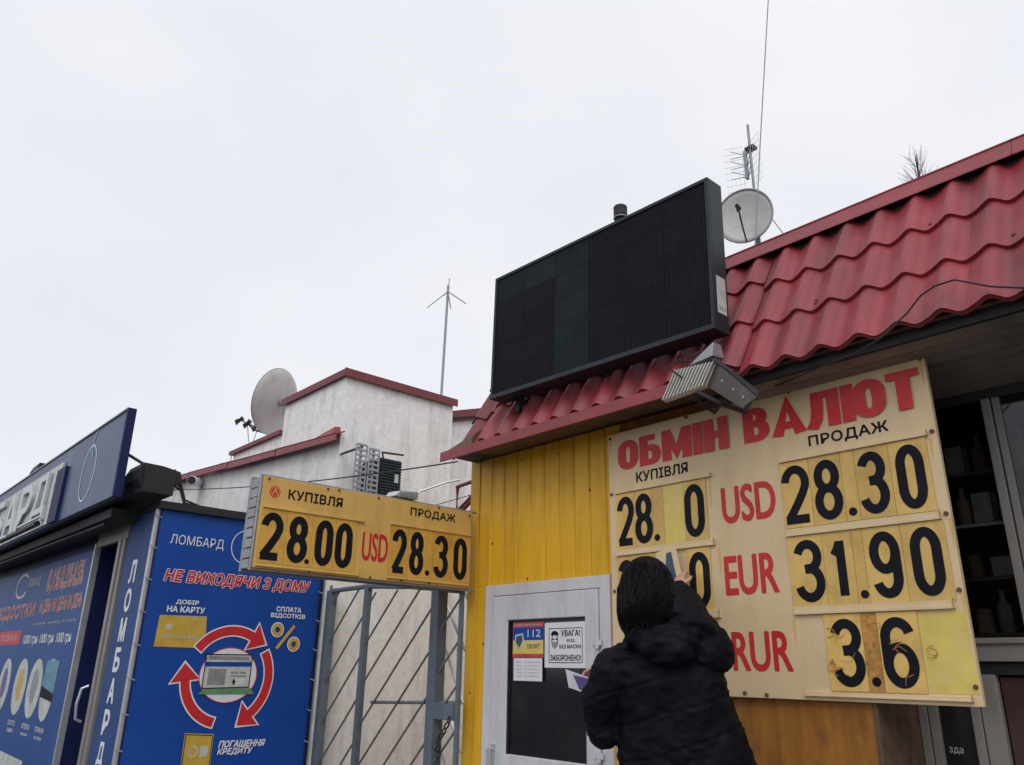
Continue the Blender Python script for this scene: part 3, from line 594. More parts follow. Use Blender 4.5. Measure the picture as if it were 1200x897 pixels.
# ================================================================== LED DISPLAY
led = thing('led_display', 'large black unlit LED display board standing above the red roof', 'display', (-3.15, 3.5, 3.2))
FL = FY(3.42)
lx0, lx1 = -4.085, -2.200
def ledz(x, top): t_ = (x - lx0) / (lx1 - lx0); return 4.186 if top else 3.232
mb = MB().hexa([(lx0, 3.42, ledz(lx0, 0)), (lx1, 3.42, ledz(lx1, 0)), (lx1, 3.545, ledz(lx1, 0)), (lx0, 3.545, ledz(lx0, 0)), (lx0, 3.42, ledz(lx0, 1)), (lx1, 3.42, ledz(lx1, 1)), (lx1, 3.545, ledz(lx1, 1)), (lx0, 3.545, ledz(lx0, 1))])
mb.build('cabinet', 'leadmetal', led, bev=.003)
b = .022
mb = MB()
mb.prism([(lx0, ledz(lx0, 0)), (lx1, ledz(lx1, 0)), (lx1, ledz(lx1, 0) + .03), (lx0, ledz(lx0, 0) + .03)], FL, .001, .022)
mb.prism([(lx0, ledz(lx0, 1) - b), (lx1, ledz(lx1, 1) - b), (lx1, ledz(lx1, 1)), (lx0, ledz(lx0, 1))], FL, .001, .016)
mb.prism([(lx0, ledz(lx0, 0) + .03), (lx0 + b, ledz(lx0, 0) + .03), (lx0 + b, ledz(lx0, 1) - b), (lx0, ledz(lx0, 1) - b)], FL, .001, .016)
mb.prism([(lx1 - b, ledz(lx1, 0) + .03), (lx1, ledz(lx1, 0) + .03), (lx1, ledz(lx1, 1) - b), (lx1 - b, ledz(lx1, 1) - b)], FL, .001, .016)
mb.build('bezel', 'leadmetal', led, bev=.002)
NCx, NCz = 6, 5
rg = random.Random(5)
for i in range(NCx):
    for j in range(NCz):
        xa = lx0 + b + (lx1 - lx0 - 2 * b) * i / NCx; xb = lx0 + b + (lx1 - lx0 - 2 * b) * (i + 1) / NCx
        za = [ledz(xq, 0) + .03 + (ledz(xq, 1) - b - ledz(xq, 0) - .03) * j / NCz for xq in (xa, xb)]; zc = [ledz(xq, 0) + .03 + (ledz(xq, 1) - b - ledz(xq, 0) - .03) * (j + 1) / NCz for xq in (xa, xb)]
        g = .0008
        MB().prism([(xa + g, za[0] + g), (xb - g, za[1] + g), (xb - g, zc[1] - g), (xa + g, zc[0] - g)], FL, .002, .008 + rg.uniform(0, .0006)).build('screen_module', 'screenB' if (i == 2 or (j == 4 and i < 3)) else 'screenA', led)
MB().plate(FX(lx1), 3.440, 3.525, 3.34, 3.565, 0, .002).build('label_sticker', 'paleprint', led)
lettering('ТАБЛО 24', FX(lx1), 3.45, 3.515, 3.36, 3.385, .0025, 'black', led)
for xx in (-3.95, -3.1, -2.35):
    mb = MB(); mb.box(xx - .02, xx + .02, 3.546, 3.70, 3.35, 3.38).box(xx - .02, xx + .02, 3.546, 3.576, 3.15, 4.1); mb.build('support_frame', 'darkmetal', led)
led.rotation_euler = (0, .024, 0)
t = thing('light_sensor', 'small black cylinder sensor perched on top of the LED display', 'sensor', (-2.88, 3.49, 4.19))
lathe_pts(MB(), -2.895, 3.48, 4.18, [(.028, 0), (.028, .055), (.042, .06), (.046, .075), (.046, .14), (.04, .147)], 14).build('housing', 'darkmetal', t, smooth=False)
lathe_pts(MB(), -2.895, 3.48, 4.237, [(.0475, 0), (.0475, .006)], 14).build('ring', 'grey', t)

# ================================================================== BIG FLOODLIGHT
fl = thing('floodlight', 'finned grey LED floodlight hung from the eave above the rate board heading', 'floodlight', (-2.2, 3.2, 2.85))
# housing: finned back faces up-left, light face down-right
TLc, TRc, BRc, BLc = Vector((-2.36, 3.25, 2.964)), Vector((-2.105, 3.25, 2.945)), Vector((-2.176, 3.25, 2.83)), Vector((-2.451, 3.25, 2.813))
fn = (BRc - BLc).cross(TLc - BLc).normalized(); fn = -fn if fn.y > 0 else fn
back = -fn * .03
MB().hexa([BLc + back, BRc + back, BRc, BLc, TLc + back, TRc + back, TRc, TLc]).build('back_plate', 'alu', fl, bev=.003)
for i in range(12):
    t_ = (i + .5) / 12; a = BLc.lerp(BRc, t_); b2 = TLc.lerp(TRc, t_); d_ = (BRc - BLc).normalized() * .0032
    MB().hexa([a - d_, a + d_, a + d_ + fn * .026, a - d_ + fn * .026, b2 - d_, b2 + d_, b2 + d_ + fn * .020, b2 - d_ + fn * .020]).build('cooling_fin', 'alu', fl)
FR = Vector((-1.81, 3.10, 2.646)); FBR = Vector((-1.893, 3.10, 2.612)); bk = Vector((-.05, .075, .03))
MB().hexa([BRc + bk, FBR + bk, FBR, BRc, TRc + bk, FR + bk, FR, TRc]).build('housing', 'lamp', fl, bev=.003)
TP = TRc + Vector((-.045, 0, .035)); rm = Vector((.012, -.012, .012))
MB().hexa([TRc + rm * .2, FR + rm * .2, FR + rm + Vector((.012, 0, .006)), TRc + rm, TP + bk, FR + bk + Vector((.02, 0, .02)), FR + Vector((.022, 0, .018)), TP]).build('side_rim', 'leadmetal', fl, bev=.002)
for t_ in (.3, .6, .85):
    p = TRc.lerp(FR, t_) * .55 + BRc.lerp(FBR, t_) * .45; q = (TRc - BRc).cross(FR - TRc).normalized(); q = -q if q.y > 0 else q
    MB().tube([p, p + q * .006], .008, 8).build('screw', 'grey', fl)
MB().tube([(-2.2, 3.2, 2.79), (-2.1, 3.25, 2.72), (-2.06, 3.4, 2.7), (-2.08, 3.52, 2.83)], .014, 6).tube([(-2.28, 3.26, 2.8), (-2.24, 3.4, 2.74), (-2.2, 3.5, 2.86)], .012, 6).build('bracket', 'darkmetal', fl)
MB().tube([(-2.28, 3.24, 2.96), (-2.30, 3.26, 3.02), (-2.24, 3.3, 3.05), (-2.18, 3.3, 3.04), (-2.2, 3.38, 3.03), (-2.15, 3.4, 3.1)], .006, 6).tube([(-2.3, 3.22, 2.9), (-2.36, 3.2, 2.96), (-2.33, 3.23, 3.01), (-2.26, 3.25, 2.99)], .005, 6).build('cable', 'darkmetal', fl)
MB().hexa([(-2.28, 3.25, 2.97), (-2.13, 3.25, 2.985), (-2.13, 3.36, 3.0), (-2.28, 3.36, 2.99), (-2.2, 3.27, 3.03), (-2.13, 3.27, 3.07), (-2.13, 3.34, 3.07), (-2.2, 3.34, 3.03)]).build('junction_plate', 'grey', fl, bev=.003)

# cable over the roof
mb = MB().tube([(-2.20, 3.52, 2.86), (-2.10, 3.55, 2.90), (-1.95, 3.55, 2.852), (-1.63, 3.40, 2.83), (-1.45, 3.36, 2.83), (-1.325, 3.345, 2.862), (-1.207, 3.375, 2.955), (-1.14, 3.38, 3.02), (-1.08, 3.385, 3.045), (-1.0, 3.385, 3.045), (-.87, 3.37, 2.96), (-.74, 3.355, 2.90), (-.5, 3.345, 2.86), (0, 3.345, 2.87), (.8, 3.35, 2.9)], .0045, 5)
tag(mb.build('roof_cable', 'darkmetal'), 'thin black cable looping over the edge of the red tile roof', 'cable')

# ================================================================== WHITE BUILDING BEHIND
wb = thing('white_building', 'white roughcast building with red edged parapets behind the projecting sign', 'building', (-8, 4, 0))
YB = 3.58
MB().box(-7.77, -6.5, YB, 4.9, -.04, 4.14).build('tall_wall', 'stucco', wb)
# low part with a sloping top
mb = MB().hexa([(-13.5, YB + .003, -.04), (-7.775, YB + .003, -.04), (-7.775, 8, -.04), (-13.5, 8, -.04), (-13.5, YB + .003, 3.965), (-7.775, YB + .003, 3.585), (-7.775, 8, 3.585), (-13.5, 8, 3.965)]); mb.build('low_wall', 'stucco', wb)
MB().box(-9.05, -7.775, YB + .012, 6, 3.5, 3.80).build('low_parapet', 'stucco', wb)
MB().box(-9.1, -7.775, YB - .03, 6, 3.80, 3.845).build('parapet_cap', 'redold', wb)
def cap(x0, x1, y0, y1, z, m='redold'): MB().box(x0, x1, y0, y1, z, z + .012).box(x0, x1, y0, y0 + .012, z - .06, z).build('parapet_cap', m, wb)
MB().box(-7.80, -6.465, YB - .035, YB + .25, 4.145, 4.19).box(-7.80, -6.465, YB - .04, YB - .03, 4.115, 4.185).build('parapet_cap', 'redold', wb)
MB().box(-6.52, -6.455, YB + .25, 4.93, 4.145, 4.192).box(-6.462, -6.452, YB - .04, 4.93, 4.115, 4.195).build('parapet_cap', 'redold', wb)
MB().box(-7.80, -7.75, YB + .25, 4.93, 4.145, 4.19).build('parapet_cap', 'redold', wb)
# sloping red canopy edge
xa, xb = -11.4, -6.44
za, zb = 3.835, 3.505
for i in range(4):
    t0, t1 = i / 4, (i + 1) / 4 + .004; x0_, x1_ = xa + (xb - xa) * t0, xa + (xb - xa) * t1; z0_, z1_ = za + (zb - za) * t0 + .004 * (i % 2), za + (zb - za) * t1 + .004 * (i % 2)
    MB().hexa([(x0_, YB - .10, z0_ - .075), (x1_, YB - .10, z1_ - .065), (x1_, YB - .085, z1_ - .065), (x0_, YB - .085, z0_ - .075), (x0_, YB - .10, z0_), (x1_, YB - .10, z1_), (x1_, YB - .085, z1_), (x0_, YB - .085, z0_)]).hexa([(x0_, YB - .10, z0_ - .008), (x1_, YB - .10, z1_ - .008), (x1_, YB + .0, z1_ + .03), (x0_, YB, z0_ + .03), (x0_, YB - .10, z0_ + .004), (x1_, YB - .10, z1_ + .004), (x1_, YB, z1_ + .045), (x0_, YB, z0_ + .045)]).build('eave_flashing', 'redmetal', wb)
MB().hexa([(-6.95, YB - .09, 3.53), (-6.5, YB - .09, 3.51), (-6.5, YB - .0, 3.55), (-6.95, YB, 3.55), (-6.95, YB - .07, 3.55), (-6.52, YB - .06, 3.60), (-6.52, YB - .0, 3.61), (-6.95, YB, 3.56)]).build('flashing_flap', 'redmetal', wb)
# rear block with a sloping red verge
mb = MB().hexa([(-9, 4.905, -.04), (-6.65, 4.905, -.04), (-6.65, 9, -.04), (-9, 9, -.04), (-9, 4.905, 3.97), (-6.65, 4.905, 3.97), (-6.65, 9, 5.2), (-9, 9, 5.2)]); mb.build('rear_wall', 'stucco', wb)
mb = MB().hexa([(-9, 4.93, 3.98), (-6.60, 4.93, 3.98), (-6.60, 9, 5.2), (-9, 9, 5.2), (-9, 4.93, 4.10), (-6.60, 4.93, 4.10), (-6.60, 9, 5.36), (-9, 9, 5.36)]); mb.build('rear_roof', 'redold', wb)
MB().hexa([(-6.60, 4.93, 4.0), (-6.585, 4.93, 4.0), (-6.585, 9, 5.22), (-6.60, 9, 5.22), (-6.6, 4.93, 4.02), (-6.585, 4.93, 4.02), (-6.585, 9, 5.24), (-6.6, 9, 5.24)]).build('verge_strip', 'darkmetal', wb)
# conduit and wires near the passage
mb = MB().tube([(-6.47, 4.45, 2.6), (-6.47, 4.45, 3.05), (-6.45, 4.5, 3.12), (-6.3, 4.7, 3.22), (-6.2, 4.8, 3.25)], .012, 6).tube([(-6.47, 4.52, 2.5), (-6.47, 4.52, 3.0)], .008, 6); mb.build('conduit', 'silver', wb)
# wires
mb = MB(); p0 = Vector((-10.65, 3.42, 3.60)); p1 = Vector((-4.62, 3.55, 2.925)); pts = []
for i in range(25):
    t_ = i / 24; p = p0.lerp(p1, t_); p.z -= .10 * 4 * t_ * (1 - t_) * .6; pts.append(p)
tag(mb.tube(pts, .006, 5).build('wall_wire', 'darkmetal'), 'thin dark wire strung across the white wall to the kiosk corner', 'wire')
mb = MB().tube([(-4.6, 3.75, 2.62), (-5.4, 4.4, 2.60), (-6.48, 4.9, 2.66)], .005, 5).tube([(-4.6, 3.75, 2.80), (-5.3, 4.3, 2.9), (-6.48, 4.6, 2.97)], .004, 5)
tag(mb.build('passage_wire', 'darkmetal'), 'pair of thin wires crossing the passage beside the kiosk corner', 'wire')
# red bracket and junk under eave end
t = thing('triangular_bracket', 'rusty red triangular bracket under the left end of the kiosk eave', 'bracket', (-4.66, 3.9, 2.7))
MB().tube([(-4.64, 3.80, 2.84), (-4.93, 3.80, 2.82), (-4.93, 3.80, 2.58), (-4.64, 3.80, 2.74)], .018, 6).tube([(-4.93, 3.80, 2.62), (-4.64, 3.80, 2.78)], .012, 6).build('arm', 'redold', t)
MB().tube([(-4.70, 3.80, 2.80), (-4.74, 3.82, 2.79), (-4.76, 3.83, 2.76)], .022, 8).build('clamp', 'silver', t)

# air conditioner cage
t = thing('air_conditioner_cage', 'grey slotted metal cage with a dark condenser on the white wall', 'air conditioner', (-6.45, 3.95, 3.0))
def channel(y, z0, z1, wd, name):
    mb = MB(); mb.box(-6.12, -6.11, y, y + .012, z0, z1).box(-6.12, -6.11, y + wd - .012, y + wd, z0, z1)
    n_ = 9
    for i in range(n_ + 1):
        z = z0 + (z1 - z0 - .012) * i / n_; mb.box(-6.12, -6.11, y + .012, y + wd - .012, z, z + .02)
    mb.box(-6.14, -6.12, y + wd / 2 - .01, y + wd / 2 + .01, z0, z1)
    return mb.build(name, 'grey', t)
channel(3.535, 2.90, 3.36, .125, 'slotted_channel'); channel(3.675, 2.90, 3.34, .115, 'slotted_channel')
MB().box(-6.49, -6.18, 3.84, 4.08, 2.90, 3.30).build('condenser', 'darkmetal', t, bev=.006)
for i in range(14): pass
mb = MB()
for i in range(14): mb.box(-6.175, -6.165, 3.845, 4.075, 2.915 + i * .027, 2.930 + i * .027)
for i in range(14): mb.box(-6.48, -6.19, 3.830, 3.838, 2.915 + i * .027, 2.928 + i * .027)
mb.build('louvre', 'leadmetal', t, kind='stuff')
MB().box(-6.163, -6.158, 4.0, 4.04, 3.08, 3.16).build('rating_plate', 'paleprint', t)
MB().tube([(-6.49, 3.6, 3.34), (-6.12, 3.6, 3.34)], .012, 6).build('mounting_arm', 'darkmetal', t)
MB().tube([(-6.49, 4.08, 3.34), (-6.12, 3.82, 3.33), (-6.16, 4.08, 3.36)], .01, 6).build('mounting_arm', 'darkmetal', t)
for y in (3.58, 4.05): MB().box(-6.49, -6.1, y, y + .02, 2.885, 2.905).build('shelf_bracket', 'darkmetal', t)

# ================================================================== DISHES AND AERIALS
def dish(name, label, c, nrm, rad, depth, mount_base, lnb_list, arm_from=-1, upv=Vector((0, 0, 1)), mast=None):
    t = thing(name, label, 'satellite dish', tuple(mount_base)); n_ = Vector(nrm).normalized(); c = Vector(c)
    x_ = upv.cross(n_).normalized(); y_ = n_.cross(x_)
    mb = MB(); R_, S_ = 6, 36; off = len(mb.v)
    for side in (0, 1):
        for i in range(R_ + 1):
            r = i / R_
            for j in range(S_):
                a = 2 * PI * j / S_; p = c + (x_ * math.cos(a) * rad * .93 + y_ * math.sin(a) * rad) * max(r, .01) + n_ * (depth * (r * r - 1) + (0 if side else -.012)); mb.v.append(tuple(p))
    for side in (0, 1):
        b0 = side * (R_ + 1) * S_
        for i in range(R_):
            for j in range(S_):
                a = b0 + i * S_ + j; b1 = b0 + i * S_ + (j + 1) % S_; mb.f.append((a, b1, b1 + S_, a + S_))
    for j in range(S_): a = R_ * S_ + j; b1 = R_ * S_ + (j + 1) % S_; o2 = (R_ + 1) * S_; mb.f.append((a, b1, b1 + o2, a + o2))
    mb.build('reflector', 'dishgrey', t, smooth=True)
    rim = [c + (x_ * math.cos(2 * PI * j / 36) * rad * .93 + y_ * math.sin(2 * PI * j / 36) * rad) for j in range(37)]
    MB().tube(rim, .009, 6).build('rim', 'grey', t)
    low = c - y_ * rad * .98
    foc = c + n_ * rad * (1.05 if len(lnb_list) < 2 else .75) - y_ * rad * (.25 if len(lnb_list) < 2 else .80)
    MB().tube([low, low.lerp(foc, .5) - y_ * .03, foc], .013 if len(lnb_list) > 1 else .008, 6).build('arm', 'darkmetal', t)
    for i, o_ in enumerate(lnb_list):
        p = foc + x_ * o_; q = (c - p).normalized()
        MB().tube([p - q * .06, p - q * .01, p, p + q * .05], ([.028, .03, .02, .034] if len(lnb_list) > 1 else [.018, .02, .014, .022]), 10).tube([p - q * .03, p - q * .03 - y_ * .05], .014, 6).build('receiver_head', 'darkmetal', t)
    if len(lnb_list) > 1: MB().tube([foc + x_ * min(lnb_list), foc + x_ * max(lnb_list)], .01, 6).build('receiver_bar', 'grey', t)
    b_ = c - n_ * (depth + .02)
    MB().tube([b_, b_ - n_ * .08], .05, 10).tube([b_ - n_ * .08 + y_ * .1, b_ - n_ * .08 - y_ * .16], .018, 6).build('bracket', 'grey', t)
    mbp = Vector(mount_base); m_ = b_ - n_ * .09
    MB().tube([mbp, Vector((mbp.x, mbp.y, m_.z - .1)), m_], .022, 8).build('pole', 'grey', t)
    return t, foc, low
td, foc, low = dish('satellite_dish', 'big pale satellite dish seen from behind beside the tall white parapet', (-9.46, 4.2, 4.72), (-.87, -.42, .25), .44, .09, (-9.12, 4.25, 3.58), [-.16, 0, .15])
tag(MB().tube([foc, foc + Vector((-.02, .05, -.2)), Vector((-9.6, 4.1, 3.85))], .006, 5).tube([foc + Vector((.02, .15, 0)), foc + Vector((.0, .1, -.3)), Vector((-9.5, 4.15, 3.83))], .006, 5).build('dish_cable', 'grey'), 'drooping thin cables under the receivers of the left dish', 'cable')
dish('satellite_dish', 'small round satellite dish facing the street on the mast behind the LED display', (-3.46, 6.0, 5.60), (.34, -.90, -.02), .285, .05, (-3.46, 6.2, 3.0), [0])
t = thing('grid_antenna', 'old television mast with a wire grid aerial above the small dish', 'antenna', (-3.44, 6.2, 3.0))
MB().tube([(-3.44, 6.2, 3.0), (-3.44, 6.2, 6.75)], .014, 8).build('mast', 'grey', t)
mb = MB()
for s_ in (-1, 1):
    for i in range(5): x_ = -3.44 + s_ * (.05 + i * .035); mb.tube([(x_, 6.12 - .02 * i, 5.93), (x_, 6.12 - .02 * i, 6.48)], .0016, 4)
    for i in range(8): z = 5.95 + i * .073; mb.tube([(-3.44 + s_ * .03, 6.12, z), (-3.44 + s_ * .2, 6.03, z)], .0016, 4)
mb.build('grid_reflector', 'silver', t)
mb = MB()
for z in (6.08, 6.2, 6.32):
    for s_ in (-1, 1): mb.tube([(-3.43, 6.1, z), (-3.43 + s_ * .11, 5.98, z + .045)], .004, 4).tube([(-3.43, 6.1, z), (-3.43 + s_ * .11, 5.98, z - .045)], .004, 4)
mb.box(-3.445, -3.42, 6.06, 6.1, 6.04, 6.36); mb.build('dipoles', 'grey', t)
MB().box(-3.48, -3.38, 6.16, 6.24, 6.44, 6.47).build('clamp', 'darkmetal', t)
mb = MB().tube([(-3.44, 6.2, 5.3), (-3.95, 6.3, 4.3)], .006, 5).tube([(-3.44, 6.2, 5.15), (-3.8, 6.1, 4.6)], .012, 5).tube([(-3.44, 6.2, 5.9), (-3.2, 6.4, 5.3)], .005, 5); mb.build('guy_wire', 'grey', t)
tag(MB().tube([(-3.43, 6.0, 3.0), (-3.38, 6.0, 5.22), (-3.20, 6, 6.4), (-2.96, 6.0, 7.91), (-2.6, 6, 10.0)], .006, 5).build('drop_wire', 'grey'), 'thin wire running straight up into the sky right of the small dish', 'wire')
t = thing('pole_aerial', 'thin pole with a small star shaped aerial on top behind the white building', 'antenna', (-8.22, 6.0, 3.6))
MB().tube([(-8.26, 6, 3.5), (-8.2, 6, 6.6)], .018, 6).build('pole', 'grey', t)
mb = MB(); c0 = Vector((-8.2, 6, 6.5))
for a, l_ in ((40, .27), (130, .22), (215, .30), (310, .24)): d_ = Vector((math.cos(math.radians(a)), math.sin(math.radians(a)), -.75)); mb.tube([c0, c0 + d_ * l_], .006, 4)
mb.tube([c0, c0 + Vector((.02, 0, .20))], .006, 4); mb.build('aerial_rods', 'darkmetal', t)
t = thing('roof_aerial', 'tiny aerial lying low on the sloping red canopy edge left of the dish', 'antenna', (-9.9, 3.9, 3.7))
MB().tube([(-9.9, 3.9, 3.7), (-9.9, 3.9, 4.02)], .008, 5).tube([(-10.25, 3.9, 3.93), (-10.0, 3.9, 3.90), (-9.7, 3.9, 3.94)], .007, 5).tube([(-9.98, 3.8, 3.9), (-9.82, 4.0, 3.95)], .006, 5).build('rods', 'grey', t)
# security camera
t = thing('security_camera', 'white bullet security camera under the sloping red canopy edge', 'camera', (-9.75, 3.45, 3.55))
MB().tube([(-9.95, 3.55, 3.66), (-9.85, 3.48, 3.60)], .02, 6).build('bracket', 'white', t)
MB().tube([(-9.95, 3.56, 3.60), (-9.60, 3.34, 3.545)], .055, 12).build('housing', 'white', t)
MB().tube([(-9.60, 3.34, 3.545), (-9.585, 3.33, 3.542)], .047, 12).build('lens', 'darkmetal', t)

# ================================================================== GATE
gt = thing('lattice_gate', 'blue grey steel gate of diagonal bars closing the passage beside the kiosk', 'gate', (-5.5, 3.6, 0)); GY = 3.6
def gpost(x, wd, z1, name='post', m='gate'): return MB().box(x - wd / 2, x + wd / 2, GY - .02, GY + wd - .02, 0, z1).build(name, m, gt, bev=.004)
gpost(-6.44, .07, 2.085); gpost(-5.83, .05, 2.075); gpost(-4.865, .09, 2.01); gpost(-4.56, .03, 1.97)
MB().tube([(-6.44, GY, 2.08), (-5.83, GY, 2.085), (-5.2, GY, 2.045), (-4.56, GY, 1.975)], .02, 6).build('top_rail', 'gate', gt)
MB().tube([(-6.44, GY, .2), (-4.56, GY, .2)], .02, 6).build('bottom_rail', 'gate', gt)
MB().tube([(-6.44, GY, 2.08), (-6.44, GY, 2.13)], .012, 6).build('finial', 'gate', gt)
def clipbar(c0, x0, x1, z0, z1, y, m, sgn=1, r=.0085):
    pts = []   # line z = c0 + sgn * x
    xs = sorted([x0, x1]); lo = max(xs[0], min((z0 - c0) / sgn, (z1 - c0) / sgn)); hi = min(xs[1], max((z0 - c0) / sgn, (z1 - c0) / sgn))
    if hi - lo > .03: MB().tube([(lo, y, c0 + sgn * lo), (hi, y, c0 + sgn * hi)], r, 5).build('diagonal_bar', m, gt)
for i in range(9): clipbar(8.38 - i * .32, -6.42, -5.85, .2, 2.07, GY + .012, 'gatebar', 1.0)
for i in range(12): clipbar(7.58 - .0 - i * .305, -5.82, -4.91, .2, 2.03, GY + .012, 'gatebar', .97)
for i in range(8): clipbar(6.25 - i * .29, -4.83, -4.57, .2, 1.96, GY + .012, 'gatebar', .94)
MB().tube([(-5.70, GY + .03, 1.195), (-4.58, GY + .03, 1.235)], .012, 6).build('locking_bar', 'gatebar', gt)
MB().box(-4.84, -4.60, GY - .015, GY + .015, 1.12, 1.225).build('lock_plate', 'gate', gt, bev=.003)
# second leaf folded behind: lighter bars leaning the other way
for (xa_, za_, xb_, zb_) in ((-5.14, 2.0, -4.83, 1.58), (-5.19, 1.78, -4.83, 1.22), (-5.19, 1.43, -4.83, .90), (-5.2, 1.08, -4.9, .65), (-4.86, 2.0, -4.66, 1.70)):
    MB().tube([(xa_ + .05, GY + .22, za_), (xb_ + .05, GY + .22, zb_)], .012, 5).build('brace_bar', 'silver', gt)
t = thing('chain', 'short dark chain hanging from the gate lock plate', 'chain', (-4.7, 3.57, 1.1))
pts = [(-4.62, 3.575, 1.13), (-4.64, 3.57, 1.09), (-4.67, 3.57, 1.05), (-4.70, 3.57, 1.02), (-4.73, 3.57, .99), (-4.73, 3.57, .94), (-4.72, 3.57, .90)]
for i, p in enumerate(pts):
    a = Vector(p); dd = Vector((.5, 0, .7)) if i % 2 else Vector((-.3, .5, .7)); dd.normalize(); sd = Vector((0, 1, 0)) if i % 2 == 0 else Vector((.7, .5, 0)).normalized()
    loop = [a + dd * .026 * math.cos(k * PI / 5) + sd * .014 * math.sin(k * PI / 5) for k in range(11)]
    MB().tube(loop, .006, 5, cap=False).build('link', 'darkmetal', t)

# ================================================================== PAWN SHOP (left)
ps = thing('pawn_shop', 'dark blue pawn shop kiosk with a big slanted sign at the left edge', 'shop', (-8.5, 2.05, 0))
PY = 2.05
MB().box(-13.5, -8.03, PY + .03, 3.56, -.04, 2.60).box(-7.335, -6.52, PY + .03, 3.56, -.04, 2.60).box(-8.03, -7.335, PY + .42, 3.56, -.04, 2.60).box(-8.03, -7.335, PY + .03, PY + .42, 2.44, 2.60).build('wall_core', 'navydoor', ps)
MB().box(-13.5, -6.45, PY - .02, 3.575, 2.60, 2.66).build('roof_slab', 'darkmetal', ps)
F = FY(PY)
MB().plate(F, -7.145, -6.515, .0, 2.60, -.03, .005).build('pilaster', 'navy', ps)
MB().box(-6.535, -6.495, PY - .02, PY + .04, 0, 2.62).build('corner_pole', 'silver', ps, bev=.004)
for i in range(2): MB().plate(F, -7.33 + i * .075, -7.265 + i * .075, 0, 2.44, -.03, .03 - i * .012).build('door_jamb', 'greypvc', ps, bev=.004)
MB().plate(F, -8.03, -7.335, .0, 2.43, -.41, -.35).build('door_leaf', 'navydoor', ps, label='dark navy entrance door')
MB().tube([(-7.40, PY - .03, 1.27), (-7.41, PY - .075, 1.25), (-7.42, PY - .09, 1.13), (-7.43, PY - .075, 1.02), (-7.43, PY - .03, 1.0)], .012, 8).build('door_handle', 'silver', ps)
MB().plate(F, -8.075, -8.04, .0, 2.48, -.03, .02).build('window_frame', 'silver', ps)
MB().plate(F, -12.4, -8.075, .0, 2.44, -.03, -.005).build('window_poster', 'poster', ps)
MB().plate(F, -13.5, -12.4, 0, 2.44, -.03, .01).build('side_panel', 'silver', ps)
MB().plate(F, -8.03, -7.15, 2.44, 2.60, -.03, .012).build('lintel', 'greypvc', ps)
for i, ch in enumerate('ЛОМБАРД'):
    z1_ = 2.225 - i * .2235; lettering(ch, F, -6.935, -6.805, z1_ - .165, z1_, .0065, 'white', ps, .04)
# poster print
def lp(t_, a0, a1, b0, b1, m, off=.02, sh_=0): lettering(t_, F, a0, a1, b0, b1, -.003, m, ps, off, sh_)
for (a0, a1, t_) in ((-9.70, -9.22, '0,1%'), (-9.17, -8.74, '0,3%'), (-8.70, -8.36, '0,5%')):
    lettering(t_, F, a0, a1, 2.12, 2.36, -.0035, 'paleprint', ps, .05); lp(t_, a0, a1, 2.12, 2.36, 'orange', .015)
for (a0, a1, t_) in ((-9.82, -9.36, 'НА ДЕНЬ'), (-9.30, -8.76, 'НА ДЕНЬ'), (-8.72, -8.24, 'НА ДЕНЬ')):
    lettering(t_, F, a0, a1, 1.91, 2.05, -.0035, 'paleprint', ps, .05); lp(t_, a0, a1, 1.91, 2.05, 'orange', .015)
lettering('ВІДСОТКИ', F, -11.9, -10.02, 1.89, 2.05, -.0035, 'paleprint', ps, .05); lp('ВІДСОТКИ', -11.9, -10.02, 1.89, 2.05, 'orange', .015)
for (a0, a1) in ((-9.95, -9.42), (-9.35, -8.88), (-8.80, -8.32)): lp('при позиці від', a0, a1, 1.80, 1.835, 'paleprint', .01)
for (a0, a1, t_) in ((-10.25, -9.62, '1000 грн'), (-9.52, -8.98, '1000 грн'), (-8.87, -8.36, '1000 грн')): lp(t_, a0, a1, 1.60, 1.71, 'white', .02)
MB().plate(F, -12.3, -10.45, 1.62, 1.77, -.005, -.0042).build('red_label', 'redvinyl', ps); lp('ПЕРША ПОЗИКА', -12.2, -10.6, 1.66, 1.73, 'paleprint', .01)
MB().ribbon(arc(-10.9, 2.27, .30, .13, 40, 320, 24), .03, F, -.0035).build('poster_emblem', 'paleprint', ps); lp('ЛОМБАРД', -10.6, -10.05, 2.22, 2.33, 'paleprint', .0)
for i, (ac, m) in enumerate(((-10.75, 'purple'), (-9.98, 'gold'), (-9.36, 'paleprint'), (-8.82, 'teal'))):
    MB().prism(arc(ac, 1.20, .27 if i < 3 else .23, .275, 0, 350, 26), F, -.005, -.004).build('poster_oval', 'paleprint', ps)
    if i < 3: MB().prism(arc(ac, 1.22, .12, .16, 0, 350, 16), F, -.0038, -.003).build('oval_picture', m if i != 2 else 'grey', ps)
    else:
        MB().prism([(ac - .23, 1.22), (ac + .23, 1.16), (ac + .23, 1.46), (ac - .20, 1.46)], F, -.0038, -.003).build('oval_picture', 'teal', ps); MB().prism([(ac - .23, 1.13), (ac + .23, 1.10), (ac + .23, 1.17), (ac - .23, 1.23)], F, -.0036, -.0028).build('oval_picture', 'black', ps)
    lp(['ТЕХНІКА', 'ЗОЛОТО', 'СРІБЛО', 'ТЕЛЕФОНИ'][i], ac - .16, ac + .16, .83, .875, 'white', .015); lp(['та авто', 'монети', 'вироби', 'ноутбуки'][i], ac - .13, ac + .13, .765, .80, 'white', .015)
MB().prism([(-12.2, .60), (-9.2, .56), (-9.2, .3), (-12.2, .3)], F, -.0045, -.004).build('poster_strip', 'paleprint', ps)
